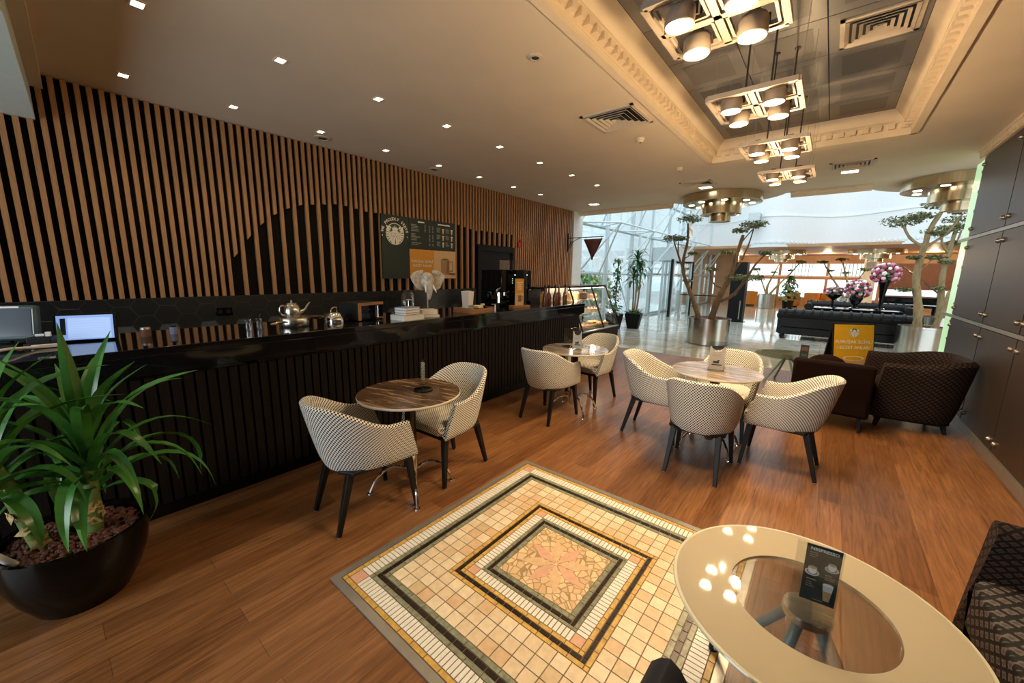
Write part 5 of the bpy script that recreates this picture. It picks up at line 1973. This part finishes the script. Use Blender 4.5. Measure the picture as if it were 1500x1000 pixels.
pad3 = [((.38, 0, 2.4), .9), ((1.2, 0, 2.3), .8), ((-.6, .1, 1.95), .8), ((.15, 0, 1.8), .5), ((.8, 0, 1.9), .5)]
planter_tree('small spreading tree in a steel drum planter far back by the orange seats', (-2.42, 23.6, 0), .40, .72, limb3, pad3, 'bark2', 3, per=110, sz=.12)
planter_tree('spreading tree in a steel drum planter far back in front of the cream pillar', (.62, 23.2, 0), .40, .72, limb3, pad3, 'bark2', 4, per=110, sz=.12, rz=2.6)
planter_tree('tree in a steel drum planter partly hidden by the lit glass strip', (2.35, 15.0, 0), .42, .62, limb2, pad2, 'bark2', 5, per=150, sz=.09, rz=1.0)

# plants by the glass facade
def tapered_pot(t, w0, w1, h):
    b = B()
    lo, hi = w0 / 2, w1 / 2
    a = [b.verts.new((x * lo, y * lo, 0)) for x, y in ((-1, -1), (1, -1), (1, 1), (-1, 1))]
    c = [b.verts.new((x * hi, y * hi, h)) for x, y in ((-1, -1), (1, -1), (1, 1), (-1, 1))]
    d = [b.verts.new((x * (hi - .02), y * (hi - .02), h)) for x, y in ((-1, -1), (1, -1), (1, 1), (-1, 1))]
    e = [b.verts.new((x * (hi - .03), y * (hi - .03), h - .05)) for x, y in ((-1, -1), (1, -1), (1, 1), (-1, 1))]
    b.faces.new(a[::-1]); b.faces.new(e)
    for p, q in ((a, c), (c, d), (d, e)):
        for k in range(4):
            b.faces.new((p[k], p[(k + 1) % 4], q[(k + 1) % 4], q[k]))
    obj('pot', b, 'black', t)
    b = B(); bx(b, -hi + .03, hi - .03, -hi + .03, hi - .03, h - .06, h - .045)
    obj('soil', b, 'soil', t)
t = thing('potted_palm', 'tall drooping-leaved plant in a black square pot in front of the glass facade', 'potted plant', (-4.47, 11.3, 0), .2)
tapered_pot(t, .30, .46, .45)
b = B()
for k, (dx, dy) in enumerate(((0, 0), (.05, .04), (-.05, .03))):
    tube(b, smoothpath([(dx, dy, .4), (dx * 1.6 + .02, dy, 1.1), (dx * 2, dy, 2.0 - .25 * k)], 4), [.026, .026, .025, .025, .024, .024, .023, .022, .02], 8)
obj('stem', b, 'bark2', t)
b = B(); rn = random.Random(5)
for k, (x, y, z) in enumerate(((0, 0, 2.1), (.08, .04, 1.85), (-.08, .03, 1.6))):
    for q in range(26):
        leafstrip(b, (x, y, z - .25 * (q / 26)), q * 2.4 + k, 1.3 - 1.5 * q / 26, rn.uniform(.35, .5), .07, 1.9, seg=6, fold=.3)
for q in range(40):
    a, r = rn.uniform(0, 2 * PI), rn.uniform(.02, .22)
    leafstrip(b, (r * math.cos(a), r * math.sin(a), .42), a, rn.uniform(.5, 1.3), rn.uniform(.12, .26), .06, 1.2, seg=4)
obj('foliage', b, 'leaf2', t, recalc=False, smooth=True)
t = thing('potted_vine', 'slender climbing plant in a black pot just left of the tall drooping plant', 'potted plant', (-4.84, 10.75, 0), .1)
tapered_pot(t, .28, .42, .45)
b = B(); tube(b, [(0, 0, .4), (.02, .02, 2.05)], .02, 8)
obj('stem', b, 'bark', t)
b = B()
for q in range(150):
    z = rn.uniform(.55, 2.05)
    a = rn.uniform(0, 2 * PI)
    r = rn.uniform(.02, .16)
    leafcard(b, Vector((r * math.cos(a), r * math.sin(a), z)), Vector((math.cos(a), math.sin(a), rn.uniform(-.2, .8))), .11, rn, 0, .6)
for q in range(90):
    a, r = rn.uniform(0, 2 * PI), rn.uniform(.02, .30)
    leafcard(b, Vector((r * math.cos(a), r * math.sin(a), rn.uniform(.42, .68))), Vector((math.cos(a), math.sin(a), .8)), .11, rn, 0, .6)
obj('foliage', b, 'leaf2', t, recalc=False)
t = thing('potted_shrub', 'leafy green plant in a dark pot beside the far steel planter', 'potted plant', (-1.58, 24.3, 0))
b = B(); lathe(b, [(0, 0), (.2, 0), (.26, .42), (.22, .42), (0, .38)], 20)
obj('pot', b, 'black', t)
b = B()
for q in range(170):
    a, r, z = rn.uniform(0, 2 * PI), rn.random() ** .6, rn.random()
    w = .55 * (1 - z) + .15
    leafcard(b, Vector((w * r * math.cos(a), w * r * math.sin(a), .42 + z * 1.2)), Vector((math.cos(a), math.sin(a), .5)), .2, rn, 0, .6)
obj('foliage', b, 'leaf2', t, recalc=False)

# ================================================================== LAMPS
def downlight(label, loc, w, d_, grp, p):
    t = thing('downlight', label, 'ceiling light', loc, 0, grp)
    b = B()
    for (xa, xb, ya, yb) in ((-w / 2 - .012, w / 2 + .012, -d_ / 2 - .012, -d_ / 2), (-w / 2 - .012, w / 2 + .012, d_ / 2, d_ / 2 + .012), (-w / 2 - .012, -w / 2, -d_ / 2, d_ / 2), (w / 2, w / 2 + .012, -d_ / 2, d_ / 2)):
        bx(b, xa, xb, ya, yb, -.006, 0)
    obj('frame', b, 'cornice', t)
    b = B(); bx(b, -w / 2, w / 2, -d_ / 2, d_ / 2, -.004, 0)
    obj('lens', b, 'dlens', t)
    lamp('bulb', 'SPOT', (0, 0, -.02), p, WARM, t, size=.04, angle=100, blend=.8)
    return t
nm = lambda k: '%s from the near end' % (('first', 'second', 'third', 'fourth', 'fifth', 'sixth', 'seventh', 'eighth')[k])
for k, y in enumerate((.62, 1.43, 2.28, 3.13, 4.03, 4.93, 5.84, 6.74)):
    downlight('small square recessed downlight in the row over the counter front, %s' % nm(k), (-3.53, y, CZ), .075, .06, 'downlights over the counter front', P_DOWN)
for k, y in enumerate((.70, 1.49, 2.36, 3.23, 4.15, 5.04, 5.97, 6.85)):
    downlight('small square recessed downlight in the row nearest the slat wall, %s' % nm(k), (-4.87, y, CZ), .075, .06, 'downlights near the slat wall', P_DOWN)
for lab, p in (('wide square ceiling light at the far end of the slat wall', (-4.5, 8.5, CZ)), ('square ceiling light by the steel disc lamp above the tall tree', (-2.0, 8.05, CZ)), ('square ceiling light near the right-hand ceiling vent and lit glass strip', (.02, 8.1, CZ))):
    downlight(lab, p, .20, .16, None, P_DOWN * 2.2)

def pendant(label, y):
    t = thing('pendant_light', label, 'pendant light', (-.515, y, 2.69), 0, 'four-lamp grid pendants under the coffer')
    b = B()
    w = .235
    for s in (-1, 1):
        bx(b, -w, w, s * w - .014, s * w + .014, 0, .028); bx(b, s * w - .014, s * w + .014, -w, w, 0, .028)
    bx(b, -.016, .016, -w, w, 0, .026); bx(b, -w, w, -.016, .016, 0, .026)
    for i in (-1, 1):
        for j in (-1, 1):
            cx, cy = i * w / 2, j * w / 2
            for q in (-1, 1):
                bx(b, cx - .085, cx + .085, cy + q * .088 - .006, cy + q * .088 + .006, .004, .022)
                bx(b, cx + q * .088 - .006, cx + q * .088 + .006, cy - .085, cy + .085, .004, .022)
    obj('grid_frame', b, 'lampmetal', t)
    for i in (-1, 1):
        for j in (-1, 1):
            cx, cy = i * .115, j * .135
            b = B(); lathe(b, [(0, .035), (.035, .035), (.05, .028), (.060, .008), (.060, -.052), (.056, -.056), (.054, -.046), (0, -.044)], 28, (cx, cy, 0))
            hd = obj('lamp_head', b, 'lampmetal', t)
            b = B(); lathe(b, [(0, -.053), (.054, -.053), (.054, -.047), (0, -.047)], 28, (cx, cy, 0))
            obj('lens', b, 'lens', hd)
            b = B(); bx(b, cx - .02, cx + .02, cy - .02, cy + .02, .03, .06); bx(b, cx - .055, cx + .055, cy + .05, cy + .058, .0, .05)
            obj('bracket', b, 'lampdark', hd)
            lamp('bulb', 'SPOT', (cx, cy, -.065), P_PEND, WARM, t, size=.05, angle=130, blend=.7)
    lamp('ceiling_fill', 'POINT', (0, 0, -.26), P_FILL, WARM, t, size=.015)  # added fill light with no fitting of its own, warms the ceiling
    for s in (-1, 1):
        b = B(); tube(b, [(s * .07, .0, .02), (s * .07, 0, RZ - 2.69)], .006, 8); lathe(b, [(0, 0), (.022, 0), (.022, -.012), (0, -.012)], 12, (s * .07, 0, RZ - 2.69))
        obj('rod', b, 'lampdark', t)
    b = B()
    for i in (-1, 1):
        for j in (-1, 1):
            tube(b, [(i * .2, j * .2, .02), (i * .21, j * .2, RZ - 2.69)], .0013, 4)
    obj('cables', b, 'lampmetal', t)
    return t
pendant('four-lamp metal grid pendant at the top edge, nearest the viewer', 2.0)
pendant('four-lamp metal grid pendant, second from the viewer, under the middle of the coffer', 3.10)
pendant('four-lamp metal grid pendant, third from the viewer, near the far end of the coffer', 4.22)
pendant('smallest-looking four-lamp metal grid pendant, farthest of the four', 5.36)

def disc(label, c, r, z, grp, p, tr=None):
    t = thing('disc_lamp', label, 'ceiling lamp', (c[0], c[1], z), 0, grp)
    b = B(); lathe(b, [(0, 0), (r, 0), (r, -.16), (r - .02, -.165), (0, -.165)], 64)
    obj('upper_tier', b, 'brass', t)
    b = B(); lathe(b, [(0, -.165), (r * .52, -.165), (r * .52, -.37), (r * .50, -.375), (0, -.375)], 56)
    obj('middle_tier', b, 'brass', t)
    b = B(); lathe(b, [(0, -.375), (r * .28, -.375), (r * .28, -.51), (r * .26, -.515), (0, -.515)], 48)
    obj('lower_tier', b, 'brass', t)
    for k in range(8):
        a = k * PI / 4 + .3
        b = B(); lathe(b, [(0, -.171), (.055, -.171), (.055, -.164), (0, -.164)], 18, (r * .76 * math.cos(a), r * .76 * math.sin(a), 0))
        obj('lens', b, 'dlens', t)
    for k in range(4):
        a = k * PI / 2 + .3
        lamp('bulb', 'SPOT', (r * .76 * math.cos(a), r * .76 * math.sin(a), -.19), p, WARM, t, size=.05, angle=120, blend=.7)
    return t
disc('three-tier polished metal disc lamp above the tall twin-trunked tree', D1, .72, CZ, 'three-tier metal disc lamps', P_DISC)
disc('three-tier polished metal disc lamp beside the lit glass strip on the right', D2, .72, CZ, 'three-tier metal disc lamps', P_DISC)
disc('small far three-tier metal disc lamp above the far planter tree', (-1.95, 22.6), .95, 2.8, 'three-tier metal disc lamps', P_HALL)
disc('small far three-tier metal disc lamp around the cream pillar', (1.35, 22.9), .95, 2.8, 'three-tier metal disc lamps', P_HALL)
for x in (-4.2, -.3, 3.4, 5.6):
    lamp('lobby_bulb', 'POINT', (x, 25.5, 2.6), P_HALL * 1.5, (1, .72, .44), None, size=.1)

# ceiling vents, detectors
def vent(label, loc, w, d_, grp=None):
    t = thing('ceiling_vent', label, 'vent', loc, 0, grp)
    b = B()
    for (xa, xb, ya, yb) in ((-w / 2, w / 2, -d_ / 2, -d_ / 2 + .03), (-w / 2, w / 2, d_ / 2 - .03, d_ / 2), (-w / 2, -w / 2 + .03, -d_ / 2, d_ / 2), (w / 2 - .03, w / 2, -d_ / 2, d_ / 2)):
        bx(b, xa, xb, ya, yb, -.014, 0)
    obj('frame', b, 'vent', t)
    b = B(); bx(b, -w / 2 + .02, w / 2 - .02, -d_ / 2 + .02, d_ / 2 - .02, -.003, 0)
    obj('backing', b, 'black', t)
    b = B()
    n = 5
    for k in range(n):
        f = 1 - (k + .6) / n
        a, c = (w / 2 - .03) * f, (d_ / 2 - .03) * f
        q = .022
        zt, zb = -.004, -.022
        for (p0, p1, nrm) in (((-a, -c), (a, -c), (0, -1)), ((a, -c), (a, c), (1, 0)), ((a, c), (-a, c), (0, 1)), ((-a, c), (-a, -c), (-1, 0))):
            o0 = (p0[0] + math.copysign(q, p0[0]), p0[1] + math.copysign(q, p0[1]))
            o1 = (p1[0] + math.copysign(q, p1[0]), p1[1] + math.copysign(q, p1[1]))
            v = [b.verts.new((*p0, zt)), b.verts.new((*p1, zt)), b.verts.new((*o1, zb)), b.verts.new((*o0, zb)), b.verts.new((*p0, zt + .003)), b.verts.new((*p1, zt + .003)), b.verts.new((*o1, zb + .003)), b.verts.new((*o0, zb + .003))]
            for f4 in ((0, 1, 2, 3), (4, 7, 6, 5), (0, 4, 5, 1), (3, 2, 6, 7), (0, 3, 7, 4), (1, 5, 6, 2)):
                b.faces.new([v[i] for i in f4])
    obj('louvres', b, 'vent', t)
vent('square louvred vent in the cream ceiling, nearest left of the coffer', (-1.94, 4.07, CZ), .56, .56)
vent('square louvred vent in the grey metal tiles of the coffer', (.05, 4.22, RZ), .46, .46)
vent('louvred ceiling vent far left, above the tall twin-trunked tree', (-2.03, 7.62, CZ), .5, .42)
vent('louvred ceiling vent far right, near the lit glass strip', (.03, 7.6, CZ), .5, .42)
for lab, p, r in (('round speaker grille by the slats, nearer one', (-5.08, 2.48, CZ), .10), ('round speaker grille by the slats, farther one', (-5.12, 4.26, CZ), .10), ('small round ceiling fitting between counter and coffer, nearest the viewer', (-1.93, 2.6, CZ), .055)):
    t = thing('ceiling_speaker', lab, 'speaker', p)
    b = B(); lathe(b, [(0, -.004), (r * .55, -.004), (r * .6, -.012), (r, -.008), (r, 0), (0, 0)], 28)
    obj('ring', b, 'vent', t)
    b = B(); lathe(b, [(0, -.010), (r * .5, -.008), (r * .5, -.003), (0, -.003)], 24)
    obj('grille', b, 'lampdark', t)
for lab, p in (('white smoke detector on the ceiling near the left vent', (-1.97, 4.8, CZ)), ('tiny smoke detector on the ceiling by the far left vent', (-1.98, 6.4, CZ))):
    t = thing('smoke_detector', lab, 'smoke detector', p)
    b = B(); lathe(b, [(0, -.045), (.03, -.045), (.045, -.02), (.05, 0), (0, 0)], 24)
    obj('body', b, 'ceiling', t)
    b = B(); lathe(b, [(0, -.05), (.012, -.05), (.012, -.044), (0, -.044)], 12)
    obj('sensor', b, 'lampdark', t)

# ================================================================== LOBBY THINGS
def chesterfield(label, loc, rz, w, grp='black tufted leather sofas'):
    t = thing('chesterfield_sofa', label, 'sofa', loc, rz, grp)
    h = w / 2
    b = B(); bx(b, -h + .06, h - .06, -.36, .42, .12, .34)
    obj('base', b, 'leather', t, bevel=.02)
    b = B(); bx(b, -h + .10, h - .10, -.36, -.16, .30, .66)
    tube(b, [(-h + .02, -.30, .66), (h - .02, -.30, .66)], .12, 20)
    n = int(w / .19)
    for k in range(n):
        x = -h + .16 + k * (w - .32) / (n - 1)
        tube(b, smoothpath([(x, -.42, .62), (x + .02, -.395, .73), (x + .02, -.30, .785), (x, -.22, .75)], 3), [.008, .02, .027, .030, .031, .030, .027, .02, .010, .008][:10], 10)
    obj('backrest', b, 'leather', t)
    for s in (-1, 1):
        b = B(); bx(b, s * (h - .10) - .08, s * (h - .10) + .08, -.30, .40, .14, .56); tube(b, [(s * (h - .10), -.30, .60), (s * (h - .10), .42, .60)], .115, 18)
        obj('arm', b, 'leather', t)
    m = 3
    for k in range(m):
        b = B(); ww = (w - .44) / m
        x = -h + .22 + k * ww
        bx(b, x + .01, x + ww - .01, -.17, .42, .33, .46)
        obj('seat_cushion', b, 'leather', t, bevel=.03)
    for sx_ in (-1, 1):
        for sy_ in (-.3, .34):
            b = B(); lathe(b, [(0, 0), (.028, 0), (.045, .08), (.04, .13), (0, .13)], 12, (sx_ * (h - .14), sy_, 0))
            obj('foot', b, 'leg', t)
    return t
c1 = chesterfield('long black tufted sofa seen from behind, nearest the cafe', (.36, 12.7, 0), 0, 2.70)
dup(c1, (.75, 17.4, 0), PI, 'black tufted sofa facing the viewer, behind the flower vases', 'black tufted leather sofas')
t = thing('lobby_table', 'black lobby table with flower vases between the black sofas', 'table', (.65, 14.9, 0))
b = B(); bx(b, -.95, .95, -.42, .42, .67, .72)
obj('tabletop', b, 'black_gloss', t)
b = B(); bx(b, -.9, .9, -.37, .37, .60, .67)
obj('apron', b, 'leather', t)
for sx_ in (-1, 1):
    for sy_ in (-1, 1):
        b = B(); bar(b, (sx_ * .85, sy_ * .33, .61), (sx_ * .85, sy_ * .33, 0), .07)
        obj('leg', b, 'black', t)
for x, lab in ((-.05, 'open white magazine on the left of the lobby table'), (.75, 'white booklets in the middle of the lobby table'), (1.35, 'shiny magazine on the right of the lobby table')):
    t = thing('magazine', lab, 'magazine', (x, 14.66, .72), .2, 'magazines on the lobby table')
    b = B(); bx(b, -.16, .16, -.11, .11, 0, .012)
    obj('pages', b, 'paper', t)
def vase(kind, label, flab, x, y, prof, fz, fr, n, seed, cols):
    t = thing('flower_vase', label, 'vase', (x, y, .72), 0, 'black vases on the lobby table')
    b = B(); lathe(b, prof, 28)
    obj('body', b, 'black_gloss', t)
    f = thing('flower_bouquet', flab, 'flowers', (x, y, .72), 0, 'bouquets in the black vases')
    rn = random.Random(seed)
    protos = {}
    for k in range(n):
        mname = cols[k % len(cols)]
        z = -.75 + 1.75 * (k + .5) / n
        a = k * 2.399 + rn.uniform(-.3, .3)
        q = math.sqrt(max(0, 1 - z * z))
        p = Vector((fr * q * math.cos(a), fr * q * math.sin(a), fz + fr * (.45 if kind == 'low' else 1) * z)) * 1.0
        p.x *= (w0 := rn.uniform(.84, 1.12)); p.y *= w0
        if mname not in protos:
            b = B()
            blob(b, (0, 0, 0), .5, 10)
            for w in range(5):
                blob(b, (.28 * math.cos(w * 1.256), .28 * math.sin(w * 1.256), .18), (.3, .3, .26), 8)
            o = obj('bloom', b, mname, f)
            protos[mname] = o
        else:
            o = protos[mname].copy()
            C.objects.link(o)
            o.parent = f
        o.location = p
        s_ = fr * rn.uniform(.24, .40)
        o.scale = (s_, s_, s_)
        o.rotation_euler = Vector((q * math.cos(a), q * math.sin(a), z)).to_track_quat('Z', 'Y').to_euler()
    b = B()
    for k in range(220):
        a, z = rn.uniform(0, 2 * PI), rn.uniform(-1, 1)
        q = math.sqrt(1 - z * z)
        r = fr * rn.uniform(.7, 1.08)
        leafcard(b, Vector((r * q * math.cos(a), r * q * math.sin(a), fz + r * (.45 if kind == 'low' else 1) * z)), Vector((q * math.cos(a), q * math.sin(a), z + .3)), .09, rn, 0, .6)
    obj('leaves', b, 'leaf2', f, recalc=False)
    b = B()
    lathe(b, [(0, fz - fr * .6), (.05, fz - fr * .6), (fr * .7, fz), (fr * .5, fz + fr * .2), (0, fz + fr * .2)], 14) if kind != 'low' else lathe(b, [(0, fz - .06), (fr * .7, fz), (0, fz + fr * .2)], 14)
    obj('stems', b, 'leaf2', f)
vase('low', 'low black footed bowl vase, leftmost on the lobby table', 'low pink and white flowers in the footed bowl vase', .12, 15.0, [(0, 0), (.10, 0), (.09, .02), (.03, .05), (.03, .22), (.07, .26), (.20, .36), (.22, .40), (.2, .40), (.06, .30), (0, .30)], .50, .21, 34, 1, ['whitepetal', 'pink', 'redpetal'])
vase('ball', 'short black urn vase in the middle of the lobby table', 'round ball of pink and white flowers in the short urn, middle of the three', .62, 14.85, [(0, 0), (.12, 0), (.11, .03), (.05, .06), (.05, .12), (.10, .17), (.15, .28), (.16, .33), (.14, .33), (.08, .2), (0, .2)], .56, .265, 60, 2, ['pink', 'whitepetal', 'redpetal'])
vase('ball', 'tall flared black vase, rightmost on the lobby table', 'large ball of blush and crimson flowers in the tallest vase', 1.17, 15.1, [(0, 0), (.11, 0), (.10, .03), (.04, .06), (.05, .3), (.09, .6), (.14, .86), (.12, .86), (.05, .5), (0, .5)], 1.00, .28, 80, 3, ['whitepetal', 'pink', 'redpetal'])
# black totem
t = thing('kiosk', 'tall black standing kiosk behind the twin-trunked tree', 'kiosk', (-2.5, 15.75, 0), -.12)
b = B(); bx(b, -.24, .24, -.14, .14, .02, 2.08)
obj('body', b, 'black', t, bevel=.01)
b = B(); bx(b, .13, .16, -.152, -.138, .1, .75)
obj('metal_strip', b, 'strip', t)
b = B(); bx(b, -.28, .28, -.18, .18, 0, .02)
obj('base_plate', b, 'black_gloss', t)
# barrier
t = thing('barrier_rail', 'low glass barrier with steel posts and black rail left of the kiosk', 'barrier', (-3.5, 14.7, 0))
for x in (-.62, .6):
    b = B(); tube(b, [(x, 0, 0), (x, 0, .92)], .028, 12); lathe(b, [(0, 0), (.07, 0), (.07, .012), (0, .012)], 18, (x, 0, 0))
    obj('post', b, 'steel', t)
b = B(); bx(b, -.66, .64, -.02, .02, .90, .935)
obj('rail', b, 'black', t)
b = B(); bx(b, -.58, .56, -.005, .005, .12, .86)
obj('pane', b, 'glass', t)
# orange seats far back
def orangechair(label, loc, rz):
    t = thing('tub_seat', label, 'armchair', loc, rz, 'orange tub armchairs at the far windows')
    b = B()
    n = 22
    pr = [(.34, .08), (.38, .3), (.40, .78), (.34, .80), (.30, .42), (.28, .40)]
    rows = []
    for k in range(n + 1):
        a = PI * .80 + 1.4 * PI * k / n - PI / 2 + PI * .0
        rows.append([b.verts.new((r * math.cos(a), r * math.sin(a), z)) for r, z in pr])
    for r0, r1 in zip(rows, rows[1:]):
        for q in range(len(pr) - 1):
            f = b.faces.new((r0[q], r1[q], r1[q + 1], r0[q + 1])); f.smooth = True
    obj('backrest', b, 'orangeseat', t)
    b = B(); lathe(b, [(0, .08), (.30, .08), (.31, .40), (.27, .44), (0, .45)], 24)
    obj('seat', b, 'orangeseat', t)
    b = B(); lathe(b, [(0, 0), (.2, 0), (.2, .08), (0, .08)], 20)
    obj('base', b, 'black', t)
    return t
for k, (x, y, rz, lab) in enumerate(((-3.35, 25.2, .4, 'orange tub armchair far back, left of the far steel planter'), (-1.45, 26.0, .2, 'orange tub armchair far back, right of the leafy shrub'), (-.60, 25.6, -.3, 'orange tub armchair far back, between shrub and footed flower bowl'), (.05, 26.3, -.2, 'orange tub armchair far back, behind the footed flower bowl'))):
    orangechair(lab, (x, y, 0), rz)
# grand piano
t = thing('grand_piano', 'black grand piano with raised lid at the far right of the lobby', 'piano', (2.25, 19.25, 0), -.15)
pl = [(-.75, -.7), (.75, -.7), (.75, .1), (.55, .7), (.1, 1.1), (-.4, 1.15), (-.72, .8)]
b = B(); prism(b, pl, .65, .98)
obj('case', b, 'black_gloss', t)
b = B(); prism(b, pl, 0, .03)
ld = obj('lid', b, 'black_gloss', t); ld.location = (.75, 0, .98); ld.rotation_euler = (0, .0, 0)
for v in ld.data.vertices:
    x = v.co.x - .75
    v.co.x = x * math.cos(.75); v.co.z += -x * math.sin(.75)
for x, y in ((-.6, -.55), (.6, -.55), (-.2, .9)):
    b = B(); lathe(b, [(0, 0), (.04, 0), (.04, .1), (.07, .5), (.07, .66), (0, .66)], 14, (x, y, 0))
    obj('leg', b, 'black_gloss', t)
b = B(); bx(b, -.7, .7, -.92, -.68, .66, .74)
kb = obj('keyboard', b, 'black_gloss', t)
b = B(); bx(b, -.62, .62, -.90, -.78, .74, .755)
obj('keys', b, 'paper', kb)
